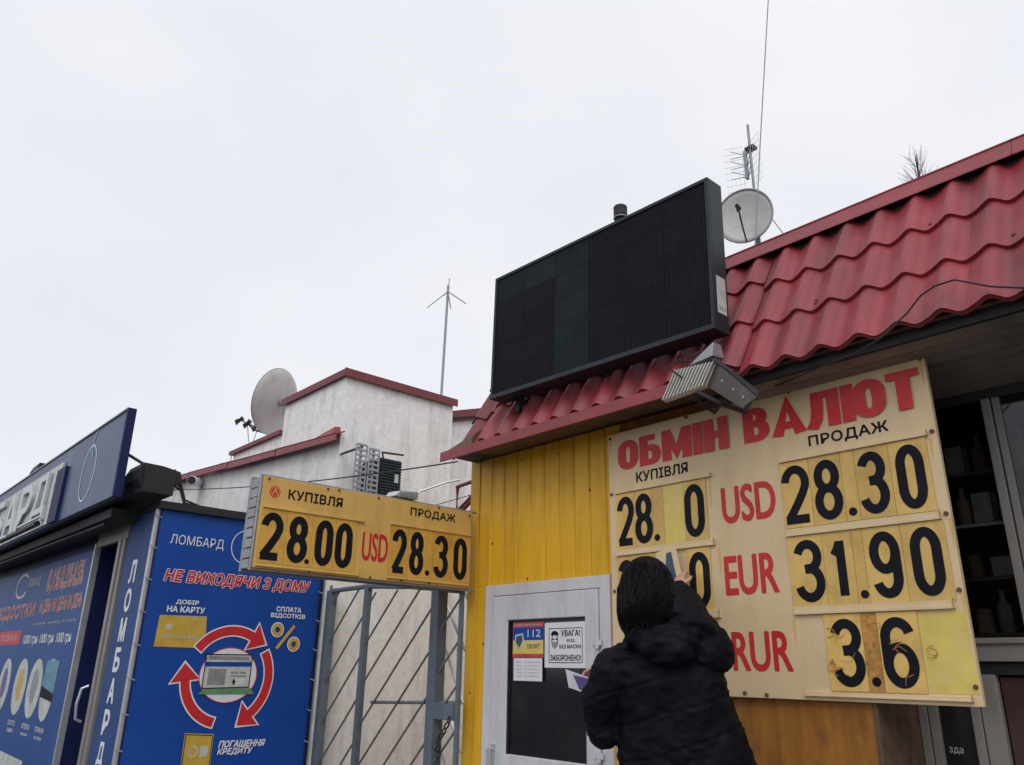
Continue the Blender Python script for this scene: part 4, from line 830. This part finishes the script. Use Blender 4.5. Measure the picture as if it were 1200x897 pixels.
# ledge box under the fascia sign
MB().box(-13.5, -6.95, 1.82, PY + .02, 2.56, 2.64).build('ledge', 'darkmetal', ps, bev=.006)
MB().tube([(-13, 1.84, 2.545), (-7.2, 1.86, 2.54)], .016, 6).build('ledge_pipe', 'darkmetal', ps)
MB().box(-13.5, -6.40, 1.86, 2.10, 2.70, 2.90).build('awning_box', 'darkmetal', ps, bev=.0)
mb = MB()   # curved hood at the end of the awning
prof = [(1.85, 2.93), (1.825, 2.88), (1.825, 2.80), (1.85, 2.75), (1.90, 2.72), (2.05, 2.72), (2.16, 2.84), (2.14, 2.90), (2.0, 2.925)]
mb.prism(prof, lambda a, b2, n_: (n_, a, b2), -6.75, -6.42); mb.build('awning_end', 'darkmetal', ps, bev=.004)
MB().hexa([(-6.80, 2.1, 2.80), (-6.36, 2.1, 2.80), (-6.40, 2.7, 2.86), (-6.8, 2.7, 2.86), (-6.8, 2.1, 2.86), (-6.36, 2.1, 2.86), (-6.4, 2.7, 2.90), (-6.8, 2.7, 2.90)]) if False else None
MB().tube([(-6.6, 1.745, 3.02), (-6.45, 1.95, 2.88)], .012, 6).build('strut', 'darkmetal', ps)
# fascia sign
fs = thing('pawn_shop_sign', 'blue fascia sign with a thin ring emblem and pale raised letters above the pawn shop', 'sign', (-9.5, 1.7, 2.62))
FF = FY(1.70)
def fz(z): return z
mb = MB().prism([(-13.6, 2.655), (-6.52, 2.655), (-6.55, 3.36), (-13.6, 3.36)], FF, -.05, 0); mb.build('panel', 'fascianavy', fs, bev=.004)
MB().prism([(-6.535, 2.65), (-6.50, 2.65), (-6.53, 3.37), (-6.565, 3.37)], FF, -.055, .01).build('edge_trim', 'navydoor', fs)
MB().prism([(-13.6, 3.362), (-6.55, 3.362), (-6.55, 3.375), (-13.6, 3.375)], FF, -.05, .012).build('top_trim', 'grey', fs)
MB().prism([(-8.45, 2.66), (-8.15, 2.66), (-8.15, 3.17), (-8.45, 3.17)], FF, .001, .03).build('dark_strip', 'navydoor', fs)  # narrow darker strip between the letters and the ring emblem
MB().ribbon(arc(-7.43, 2.985, .20, .245, 0, 360, 40)[:-1], .014, FF, .003, True).build('ring_emblem', 'white', fs)
MB().ribbon(arc(-7.33, 3.24, .10, .12, 100, 250, 12), .035, FF, .0025).build('emblem_crest', 'teal', fs)
for i, ch in enumerate('ЛОМБАРД'):
    a0 = -13.1 + i * .66
    g = text(MB(), ch, FF, a0, a0 + .52, 2.73, 3.18, .022, .02); k = len(g.v)
    # raised letter: a front and a back outline joined by its edge
    base_v = list(g.v); base_f = list(g.f); g2 = MB(); g2.v = [(v[0], v[1] - .030, v[2]) for v in base_v] + base_v; g2.f = [f for f in base_f] + [tuple(i_ + k for i_ in reversed(f)) for f in base_f]
    cnt = {}
    for f in base_f:
        for a, b2 in zip(f, f[1:] + f[:1]): cnt[tuple(sorted((a, b2)))] = cnt.get(tuple(sorted((a, b2))), 0) + 1
    for (a, b2), c_ in cnt.items():
        if c_ == 1: g2.f.append((a, b2, b2 + k, a + k))
    g2.build('raised_letter', 'silver', fs)
mb = MB()
for i in range(28): xx = -13.2 + i * .175; mb.box(xx, xx + .152, 1.68, 1.697, 2.67, 3.24)
mb.build('backing_slat', 'paleprint', fs, kind='stuff')
MB().tube([(-13.0, 1.55, 2.63), (-8.2, 1.55, 2.62)], .028, 6).build('lamp_tube', 'darkmetal', fs); MB().tube([(-8.9, 1.53, 2.66), (-8.0, 1.53, 2.66)], .014, 6).tube([(-10.6, 1.53, 2.63), (-9.4, 1.53, 2.63)], .02, 6).build('lamp_tube', 'white', fs)
t = thing('sign_floodlight', 'black arm floodlight reaching out over the top of the pawn shop sign', 'floodlight', (-11, 1.9, 3.4))
# runs up behind the sign, seen against the sky
MB().hexa([(-12.0, 2.15, 3.83), (-11.8, 2.4, 3.83), (-10.2, 2.35, 3.62), (-10.3, 2.1, 3.62), (-12.0, 2.15, 3.90), (-11.8, 2.4, 3.90), (-10.2, 2.35, 3.70), (-10.3, 2.1, 3.70)]).build('arm', 'darkmetal', t)
MB().hexa([(-12.35, 2.1, 3.86), (-11.9, 2.1, 3.84), (-11.9, 2.4, 3.84), (-12.35, 2.4, 3.86), (-12.25, 2.12, 3.94), (-11.9, 2.12, 3.95), (-11.9, 2.38, 3.95), (-12.25, 2.38, 3.94)]).build('lamp_head', 'darkmetal', t, bev=.01)
MB().hexa([(-11.5, 2.2, 3.45), (-11.0, 2.2, 3.45), (-11.0, 2.4, 3.45), (-11.5, 2.4, 3.45), (-11.6, 2.2, 3.66), (-11.0, 2.2, 3.66), (-11.0, 2.4, 3.66), (-11.6, 2.4, 3.66)]).build('driver_box', 'darkmetal', t, bev=.01)
MB().box(-10.8, -10.7, 2.2, 2.3, 2.66, 3.68).build('post', 'darkmetal', t)

# ------------------------------------------------------------------ blue banner
bn = thing('advertising_banner', 'tall bright blue lombard banner with red circling arrows laced to the shop side', 'banner', (-6.49, 2.8, .3)); FN = FX(-6.488)
# gently sagging cloth
mb = MB(); nx, nz_ = 24, 32
for j in range(nz_ + 1):
    for i in range(nx + 1):
        u = i / nx; v = j / nz_; y = 2.065 + u * (3.515 - 2.065); z = .30 + v * 2.30 - .006 * math.sin(PI * u * 8) * (v > .98)
        mb.v.append((-6.490 + (.0 if 0 < i < nx else -.002) + .003 * noise.noise(Vector((y * 3, z * 3, 0))) * 0, y, z))
for j in range(nz_):
    for i in range(nx): a = j * (nx + 1) + i; mb.f.append((a, a + 1, a + nx + 2, a + nx + 1))
k = len(mb.v); mb.build('cloth', 'banner', bn)
mb = MB()
for z in (2.605,): mb.tube([(-6.485, 2.05, z), (-6.485, 2.5, z + .018), (-6.485, 3.0, z - .006), (-6.485, 3.53, z + .01)], .007, 5)
mb.tube([(-6.485, 2.06, .3), (-6.485, 2.06, 2.6)], .006, 5).tube([(-6.485, 3.52, .3), (-6.485, 3.52, 2.6)], .006, 5); mb.build('hem', 'navydoor', bn)
for side, y in ((0, 2.045), (1, 3.53)):
    for i in range(10):
        z = .38 + i * .24; MB().tube([(-6.483, y - .025, z + .012), (-6.478, y, z), (-6.483, y + .03, z - .008)], .005, 5).build('lacing', 'silver', bn)
def bt(t_, a0, a1, b0, b1, m='white', off=.01, sh_=0, n_=.003): lettering(t_, FN, a0, a1, b0, b1, n_, m, bn, off, sh_)
bt('ЛОМБАРД', 2.166, 2.60, 2.328, 2.418, off=0)
MB().ribbon(arc(2.80, 2.38, .135, .14, 35, 330, 34), .007, FN, .003).ribbon(arc(2.90, 2.40, .13, .13, 110, 215, 16), .012, FN, .003).prism([(2.77, 2.40), (2.80, 2.44), (2.86, 2.38), (2.87, 2.29), (2.83, 2.25), (2.76, 2.28), (2.82, 2.31), (2.80, 2.36)], FN, .002, .003).build('round_emblem', 'white', bn)
bt('НЕ ВИХОДЯЧИ З ДОМУ', 2.165, 3.415, 2.040, 2.145, 'white', .070, .02, .003); bt('НЕ ВИХОДЯЧИ З ДОМУ', 2.165, 3.415, 2.040, 2.145, 'redvinyl', .030, .02, .0042)
bt('ДОБІР', 2.288, 2.465, 1.886, 1.922, off=.042); bt('НА КАРТУ', 2.228, 2.520, 1.830, 1.872, off=.042)
bt('СПЛАТА', 3.128, 3.357, 1.884, 1.922, off=.042); bt('ВІДСОТКІВ', 3.086, 3.398, 1.828, 1.868, off=.042)
bt('ПОГАШЕННЯ', 2.780, 3.160, .848, .895, off=.042, sh_=.01); bt('КРЕДИТУ', 2.776, 3.060, .792, .840, off=.042, sh_=.01)
MB().prism([(2.172, 1.57), (2.565, 1.57), (2.545, 1.81), (2.180, 1.80)], FN, .001, .002).build('card_picture', 'gold', bn)
mb = MB().plate(FN, 2.24, 2.285, 1.70, 1.735, .002, .003); text(mb, 'БАНК', FN, 2.44, 2.53, 1.775, 1.797, .003, 0); text(mb, '0000 0000 0000', FN, 2.22, 2.50, 1.635, 1.66, .003, .01); mb.build('card_detail', 'paleprint', bn)
MB().prism([(2.505, .96), (2.73, .945), (2.735, .70), (2.51, .70)], FN, .001, .002).build('coin_picture', 'gold', bn)
MB().ribbon([(2.515, .95), (2.722, .936), (2.727, .71), (2.517, .71)], .006, FN, .003, True).build('coin_border', 'black', bn)
MB().ribbon(arc(2.585, .83, .032, .036, 0, 350, 18), .01, FN, .003, True).plate(FN, 2.64, 2.70, .79, .865, .002, .003).build('coin_detail', 'paleprint', bn)
# percent
pm = MB().ribbon(arc(3.158, 1.735, .036, .038, 0, 340, 18), .030, FN, .0035, True).ribbon(arc(3.318, 1.625, .036, .038, 0, 340, 18), .030, FN, .0035, True).ribbon([(3.165, 1.585), (3.31, 1.775)], .026, FN, .0038); pm.build('percent_mark', 'gold', bn)
MB().ribbon(arc(3.158, 1.735, .055, .057, 0, 340, 18), .008, FN, .0028, True).ribbon(arc(3.318, 1.625, .055, .057, 0, 340, 18), .008, FN, .0028, True).build('percent_outline', 'white', bn)
# centre picture: a laptop on a pale disc
MB().prism(arc(2.785, 1.375, .235, .205, 0, 350, 40), FN, .001, .002).build('disc', 'white', bn)
MB().prism([(2.585, 1.275), (2.965, 1.285), (2.965, 1.53), (2.585, 1.525)], FN, .002, .003).build('laptop_screen', 'paleprint', bn)
MB().prism([(2.59, 1.435), (2.96, 1.440), (2.96, 1.475), (2.59, 1.470)], FN, .003, .004).build('laptop_banner', 'banner', bn)
mb = MB()
for (a, b2, c2, d2) in ((2.61, 2.94, 1.487, 1.515), (2.80, 2.86, 1.385, 1.40), (2.88, 2.93, 1.385, 1.40), (2.80, 2.93, 1.36, 1.372), (2.62, 2.76, 1.30, 1.42)): mb.plate(FN, a, b2, c2, d2, .003, .0038)
mb.build('page_block', 'grey', bn); MB().prism([(2.83, 1.352), (2.85, 1.32), (2.84, 1.318), (2.845, 1.30), (2.835, 1.30), (2.828, 1.318), (2.82, 1.312)], FN, .0038, .0046).build('cursor_mark', 'black', bn)
MB().ribbon([(2.585, 1.275), (2.965, 1.285), (2.965, 1.53), (2.585, 1.525)], .008, FN, .0045, True).build('laptop_bezel', 'black', bn)
MB().prism([(2.56, 1.232), (3.015, 1.232), (2.985, 1.278), (2.60, 1.272)], FN, .004, .005).build('laptop_keys', 'green', bn)
MB().ribbon(arc(2.785, 1.375, .235, .205, 0, 360, 40)[:-1], .006, FN, .0035, True).build('disc_edge', 'redvinyl', bn)
# arrows
def arrow(cx, cy, rx, ry, a0, a1, wd, hl):
    pts = arc(cx, cy, rx, ry, a0, a1, 16); p = Vector(pts[-1]); d_ = (p - Vector(pts[-2])).normalized(); nn_ = Vector((-d_.y, d_.x))
    for (ex, m, n_) in ((.011, 'white', .0025), (0, 'redvinyl', .0036)):
        mb = MB().ribbon(pts, wd + ex * 2, FN, n_)
        if ex: q = Vector(pts[0]); dq = (Vector(pts[1]) - q).normalized(); mb.ribbon([tuple(q - dq * ex), tuple(q)], wd + 2 * ex, FN, n_)
        tri = [p + nn_ * (hl * .85 + ex * 1.6) - d_ * ex, p + d_ * (hl + ex * 2.0), p - nn_ * (hl * .85 + ex * 1.6) - d_ * ex]
        mb.prism([tuple(q) for q in tri], FN, n_ - .0005, n_ + .0003); mb.build('arrow_outline' if ex else 'arrow', m, bn)
arrow(2.79, 1.375, .335, .335, 146, 62, .068, .13)
arrow(2.80, 1.36, .325, .345, 34, -52, .068, .13)
arrow(2.78, 1.365, .335, .345, 258, 186, .068, .13)

# cable bundle above the banner
mb = MB()
for k_ in range(3):
    d_ = .02 * k_
    mb.tube([(-6.6 - .1 * k_, 2.15, 2.95 - d_), (-6.45, 2.17, 2.80 - d_), (-6.46, 2.22, 2.69 - d_), (-6.47, 2.35, 2.66 - .5 * d_), (-6.47, 2.6, 2.655), (-6.47, 3.0, 2.66 - d_), (-6.47, 3.55, 2.67)], .009, 5)
tag(mb.build('cable_bundle', 'darkmetal'), 'dark bundle of cables running along the top of the blue banner', 'cable')

# ================================================================== BARE TREE
tr_ = thing('bare_tree', 'leafless tree top showing above the red roof ridge', 'tree', (-4.45, 14, 0)); rt = random.Random(11)
MB().tube([(-4.45, 14, -.04), (-4.4, 14, 4), (-4.42, 14.1, 8), (-4.39, 14, 10.75)], [.16, .13, .07, .01], 8).build('trunk', 'bark', tr_)
mb = MB()
for i in range(75):
    z = rt.uniform(6.5, 10.55); a = rt.uniform(0, 2 * PI); ln = rt.uniform(.35, .75) * (1.25 - (z - 6.5) / 6); p = Vector((-4.4, 14.05, z)); d_ = Vector((math.cos(a) * .42, math.sin(a) * .42, .9)).normalized()
    q = p + d_ * ln; mb.tube([p, p.lerp(q, .5) + Vector((0, 0, -.03)), q], [.009, .006, .003], 4, cap=False)
    for k_ in range(4):
        s0_ = p.lerp(q, rt.uniform(.3, .9)); d2 = (d_ + Vector((rt.uniform(-.6, .6), rt.uniform(-.6, .6), rt.uniform(-.1, .5)))).normalized(); mb.tube([s0_, s0_ + d2 * rt.uniform(.2, .55)], [.0045, .002], 3, cap=False)
mb.build('crown', 'bark', tr_)

# ================================================================== PERSON
person = thing('person', 'person in a black hooded puffer jacket reaching up to change a rate card', 'person', (-2.42, 3.1, .22))
fwd = Vector((-.62, .78, 0)).normalized(); rgt = Vector((fwd.y, -fwd.x, 0)); up = Vector((0, 0, 1))
def ringv(c, ax_, ay_, rx, ry, n=20): return [Vector(c) + ax_ * rx * math.cos(2 * PI * j / n) + ay_ * ry * math.sin(2 * PI * j / n) for j in range(n)]
def limb(mb, pts, rs, n=14):
    # round tapered limb with ball ends
    mb.tube(pts, rs, n); mb.ball(pts[0], rs[0], 12, 8); mb.ball(pts[-1], rs[-1], 12, 8)
    for p, r in zip(pts[1:-1], rs[1:-1]): mb.ball(p, r, 12, 8)
    return mb
def remeshed(mb, name, m, parent, vox, smooth_it=2, disp=None, label=None):
    o = mb.build(name, m, parent)
    r_ = o.modifiers.new('r', 'REMESH'); r_.mode = 'VOXEL'; r_.voxel_size = vox; r_.use_smooth_shade = True
    s_ = o.modifiers.new('s', 'SMOOTH'); s_.iterations = smooth_it; s_.factor = .5
    dg = bpy.context.evaluated_depsgraph_get(); me = bpy.data.meshes.new_from_object(o.evaluated_get(dg)); o.modifiers.clear(); old = o.data; o.data = me; bpy.data.meshes.remove(old)
    if disp:
        me.update(); nr = [v.normal.copy() for v in me.vertices]; co = [v.co.copy() for v in me.vertices]; og = ORG[o.name]
        for v, n_, c_ in zip(me.vertices, nr, co): v.co = c_ + n_ * disp(c_ + og, n_)
    me.polygons.foreach_set('use_smooth', [True] * len(me.polygons)); me.update()
    if label: o['label'] = label
    return o
HC = Vector((-2.375, 2.955, 1.825))     # head centre
NK = Vector((-2.372, 3.005, 1.62))
SHR = Vector((-2.215, 3.17, 1.545)); SHL = Vector((-2.535, 2.94, 1.475))
ELR = Vector((-2.355, 3.27, 1.655)); HR = Vector((-2.625, 3.525, 1.88))
ELL = Vector((-2.665, 2.965, 1.20)); HL = Vector((-2.81, 3.02, 1.345))
hd = (fwd + Vector((-.05, .1, .12))).normalized(); hr = hd.cross(up).normalized(); hu = hr.cross(hd)
b = MB()
rot = Matrix((hr, hd, hu)).transposed()
b.ball(HC + hu * .02, (.077, .093, .105), 24, 16, rot); b.ball(HC + hd * .035 - hu * .055, (.058, .062, .062), 16, 12, rot)     # skull, jaw
b.ball(HC + hd * .100 - hu * .02, (.013, .016, .026), 10, 8, rot)                                                                # nose
for s_ in (-1, 1):
    b.ball(HC + hr * .078 * s_ - hu * .01, (.010, .02, .032), 10, 8, rot)                                                          # ears
    b.ball(HC + hd * .078 + hr * .032 * s_ + hu * .010, (.017, .010, .010), 10, 8, rot)                                            # brows/eye mounds
b.ball(HC + hd * .088 - hu * .058, (.024, .010, .009), 10, 8, rot)                                                               # mouth
limb(b, [HC - hu * .06, NK, NK - up * .05], [.052, .052, .06])
# torso, pelvis, legs under the clothes
TC = Vector((-2.395, 3.07, 0))
b.loft([ringv(TC + up * z + (fwd * .2 + rgt * .13) * max(0, 1.5 - z), rgt, fwd, rx, ry) for z, rx, ry in ((.98, .15, .11), (1.1, .14, .10), (1.25, .14, .10), (1.42, .17, .105), (1.54, .15, .09), (1.60, .07, .06))])
for s_ in (-1, 1):
    hp = (TC + fwd * .11 + rgt * .08) + rgt * .085 * s_ + up * 1.0; kn = (TC + fwd * .11 + rgt * .08) + rgt * .10 * s_ + fwd * .03 + up * .66; an = (TC + fwd * .11 + rgt * .08) + rgt * .10 * s_ + up * .30
    limb(b, [hp, kn, an], [.082, .056, .042]); b.ball(an + fwd * .05 - up * .045, (.042, .11, .035), 12, 8, rot)
limb(b, [SHR, ELR, HR - (HR - ELR).normalized() * .05], [.048, .040, .026]); limb(b, [SHL, ELL, HL - (HL - ELL).normalized() * .03], [.048, .04, .026])
def hand(b, wrist, d_, palm_n, side, curl):
    d_ = d_.normalized(); pn = (palm_n - d_ * palm_n.dot(d_)).normalized(); sd = d_.cross(pn) * side
    r3 = Matrix((sd, d_, pn)).transposed()
    b.ball(wrist + d_ * .045, (.040, .05, .017), 14, 10, r3)
    for i, (o_, ln) in enumerate(((-.030, .068), (-.010, .078), (.010, .074), (.029, .058))):
        p = wrist + d_ * .078 + sd * o_; q = p + (d_ + pn * curl * .5).normalized() * ln * .5; e = q + (d_ * .6 + pn * curl * 1.3).normalized() * ln * .5
        limb(b, [p, q, e], [.0092, .0088, .0075], 8)
    p = wrist + d_ * .03 - sd * .034; q = p + (d_ * .6 - sd * .7 + pn * .3).normalized() * .035; e = q + (d_ + pn * .5).normalized() * .03; limb(b, [p, q, e], [.0115, .0105, .009], 8)
hand(b, HR - (HR - ELR).normalized() * .04, Vector((-.25, .45, .85)), Vector((0, 1, .1)), 1, .7)
hand(b, HL - (HL - ELL).normalized() * .02, (HL - ELL) + Vector((0, 0, .05)), Vector((.3, .3, .8)), -1, .8)
remeshed(b, 'body', 'skin', person, .0065, 2)
# trousers
LC = TC + fwd * .11 + rgt * .08
b = MB(); b.loft([ringv(LC + up * z, rgt, fwd, rx, ry) for z, rx, ry in ((.96, .165, .125), (1.12, .155, .115))])
for s_ in (-1, 1):
    hp = LC + rgt * .085 * s_ + up * .98; kn = LC + rgt * .10 * s_ + fwd * .03 + up * .66; an = LC + rgt * .10 * s_ + up * .33; limb(b, [hp, kn, an], [.095, .07, .062])
remeshed(b, 'trousers', 'trousers', person, .012, 2)
for s_ in (-1, 1):
    b = MB(); a = LC + rgt * .10 * s_ + up * .27; b.ball(a + fwd * .05, (.052, .14, .045), 16, 10, rot); b.tube([a, a + up * .12], [.055, .06], 14); b.box(0, 0, 0, 0, 0, 0) if False else None
    remeshed(b, 'shoe', 'darkmetal', person, .01, 2)
# jacket: loft + sleeves + hood, fused, then quilted
b = MB()
secs = [(.80, .335, .22, .13, .125), (.92, .33, .215, .12, .115), (1.04, .312, .205, .10, .10), (1.16, .285, .195, .07, .075), (1.30, .262, .182, .03, .05), (1.42, .250, .170, .0, .035), (1.50, .215, .150, .0, .015), (1.56, .155, .125, .01, 0), (1.62, .10, .095, .02, 0)]
b.loft([ringv(TC + up * z + fwd * fo + rgt * ro, rgt, fwd, rx, ry, 28) for z, rx, ry, fo, ro in secs])
limb(b, [SHR - rgt * .03, SHR + rgt * .015 + fwd * .04 + up * .01, ELR, ELR.lerp(HR, .55), HR - (HR - ELR).normalized() * .045], [.108, .112, .100, .086, .056], 18)
limb(b, [SHL + rgt * .03, SHL - rgt * .035 - up * .02, SHL.lerp(ELL, .55) - rgt * .045, ELL, ELL.lerp(HL, .7)], [.108, .104, .094, .080, .050], 18)
# hood hanging on the back
hb = NK - fwd * .075 - up * .012
b.ball(hb + fwd * .02, (.135, .10, .085), 20, 12, Matrix((rgt, fwd, up)).transposed()); b.ball(hb - fwd * .035 - up * .05 + rgt * .06, (.13, .085, .085), 20, 12, Matrix((rgt, fwd, up)).transposed())
b.ball(NK + rgt * .14 + fwd * .02 + up * .02, (.13, .13, .085), 16, 10, Matrix((rgt, fwd, up)).transposed()); b.ball(NK - rgt * .07 - up * .03, (.08, .09, .05), 16, 10, Matrix((rgt, fwd, up)).transposed())
def quilt(p, n_):
    q = p - TC; h = p.z - .32 * q.dot(rgt) + .02 * noise.noise(p * 4)
    c_ = abs(((h - 1.28) / .15) % 1.0 - .5) * 2; seam = -.006 * max(0, 1 - (1 - c_) * 6) ** 1
    wr = .010 * noise.noise(p * 11) + .007 * noise.noise(Vector((p.x * 24, p.y * 24, p.z * 34))) + .003 * noise.noise(p * 60) + .012 * noise.noise(p * 5)
    if p.z > 1.50: seam *= .0; wr += .007 * math.sin((q.dot(fwd) * .7 + p.z) * 85 + 4 * noise.noise(p * 9)) * (1 if (p - hb).length < .22 else .3)
    return seam + wr
remeshed(b, 'jacket', 'jacket', person, .009, 3, quilt)
# hood seam and drawcord
MB().tube([hb - fwd * .125 - up * .03 + rgt * s_ for s_ in (-.05, 0, .06)], .004, 5).build('hood_seam', 'black', person)
# hair: a shell of long straight hair
b = MB()
b.ball(HC + hu * .012 - hd * .015, (.120, .122, .124), 28, 18, rot)
secs = [(.03, .119, .118, -.018), (-.04, .124, .114, -.033), (-.09, .122, .102, -.044), (-.13, .112, .085, -.050), (-.165, .09, .060, -.055), (-.185, .06, .03, -.058)]
b.loft([ringv(HC + up * z + hd * fo - hr * (.014 if z < -.05 else 0), rgt, fwd, rx, ry, 28) for z, rx, ry, fo in reversed(secs)])
b.loft([ringv(HC + up * z - hr * .085 + hd * fo, rgt, fwd, rx, ry, 16) for z, rx, ry, fo in ((-.235, .012, .012, -.03), (-.19, .036, .05, -.02), (-.12, .052, .08, -.01), (0, .05, .09, 0))])
# leave the face free
def strands(p, n_):
    q = p - HC; a = math.atan2(q.dot(hr), -q.dot(hd)); face = q.dot(hd) > .062 and q.z < .07
    return (-.045 if face else 0) + .0010 * math.sin(a * 60 + 5 * noise.noise(p * 9)) + .006 * noise.noise(Vector((p.x * 9, p.y * 9, p.z * 2.5)))
remeshed(b, 'hair', 'hair', person, .006, 14, strands)
from mathutils.bvhtree import BVHTree
ho = bpy.data.objects['hair']; bv = BVHTree.FromPolygons([v.co + ORG['hair'] for v in ho.data.vertices], [tuple(p.vertices) for p in ho.data.polygons])
rh = random.Random(21); mb = MB()
for i in range(1700):
    a0 = rh.uniform(-2.5, 2.5); a = a0; pts = []; lift = rh.choice([.0006, .001, .0015, .002, .004]); zt = HC.z + rh.uniform(.0, .125); zl = HC.z - rh.uniform(.08, .205)
    for k_ in range(9):
        z = zt + (zl - zt) * k_ / 8; a = a0 + .10 * math.sin(k_ * .7 + i) + .12 * noise.noise(Vector((a0 * 3, z * 6, 1))); d_ = -hd * math.cos(a) + hr * math.sin(a); d_.z = 0; d_.normalize()
        o_r = Vector((HC.x, HC.y, z)) + d_ * .4; hit = bv.ray_cast(o_r, -d_, .42)
        if hit[0] is None:
            if pts: pts.append(pts[-1] + Vector((rh.uniform(-.004, .004), rh.uniform(-.004, .004), -.014)))
            continue
        pts.append(hit[0] + d_ * lift * (1 + k_ * .12))
    if len(pts) > 3: mb.tube(pts, [.0009] * (len(pts) - 1) + [.0003], 3, cap=False)
mb.build('hair_strands', 'hair', person, kind='stuff')
for s_ in (-1, 1): MB().ball(HC + hd * .088 + hr * .032 * s_ + hu * .012, (.012, .006, .006), 10, 6, rot).build('eye', 'white', person)

# rate card in the raised hand, and the slip in the left hand
t = thing('loose_rate_card', 'tilted number card held against the board by the raised right hand', 'card', (-2.66, 3.60, 1.92))
o_ = Vector((-2.715, 3.60, 1.905)); ca = Vector((.97, .05, .22)).normalized(); cb = Vector((-.20, .03, .97)); cb = (cb - ca * cb.dot(ca)).normalized(); cn = ca.cross(cb)
if cn.y > 0: cn = -cn
CF = lambda a, b_, n_=0: tuple(o_ + ca * a + cb * b_ + cn * n_)
MB().plate(CF, -.065, .07, -.12, .20, -.0015, .0015).build('card', 'cream', t)
digit(MB(), '4', CF, -.055, .055, -.10, .185, .003, .034).build('digit', 'navyvinyl', t)
t = thing('paper_slip', 'small white slip with purple print held in the lowered left hand', 'paper', (-2.78, 3.05, 1.36))
sp = Vector((-2.81, 2.945, 1.40)); sa = Vector((.66, .74, -.06)).normalized(); sb = Vector((.12, -.12, .97)); sb = (sb - sa * sb.dot(sa)).normalized(); sn = sa.cross(sb)
SF = lambda a, b_, n_=0: tuple(sp + sa * (a * math.cos(.25) - b_ * math.sin(.25)) + sb * (a * math.sin(.25) * -1 + b_ * math.cos(.25)) + sn * n_)
MB().plate(SF, -.055, .075, -.04, .045, -.001, .001).build('sheet', 'white', t)
MB().prism([(-.0, -.03), (.07, -.03), (.07, .04), (-.02, .03)], SF, .001, .0018).build('print', 'purple', t); MB().prism([(-.0, -.03), (.07, -.03), (.07, .04), (-.02, .03)], SF, -.0018, -.001).build('print', 'purple', t)
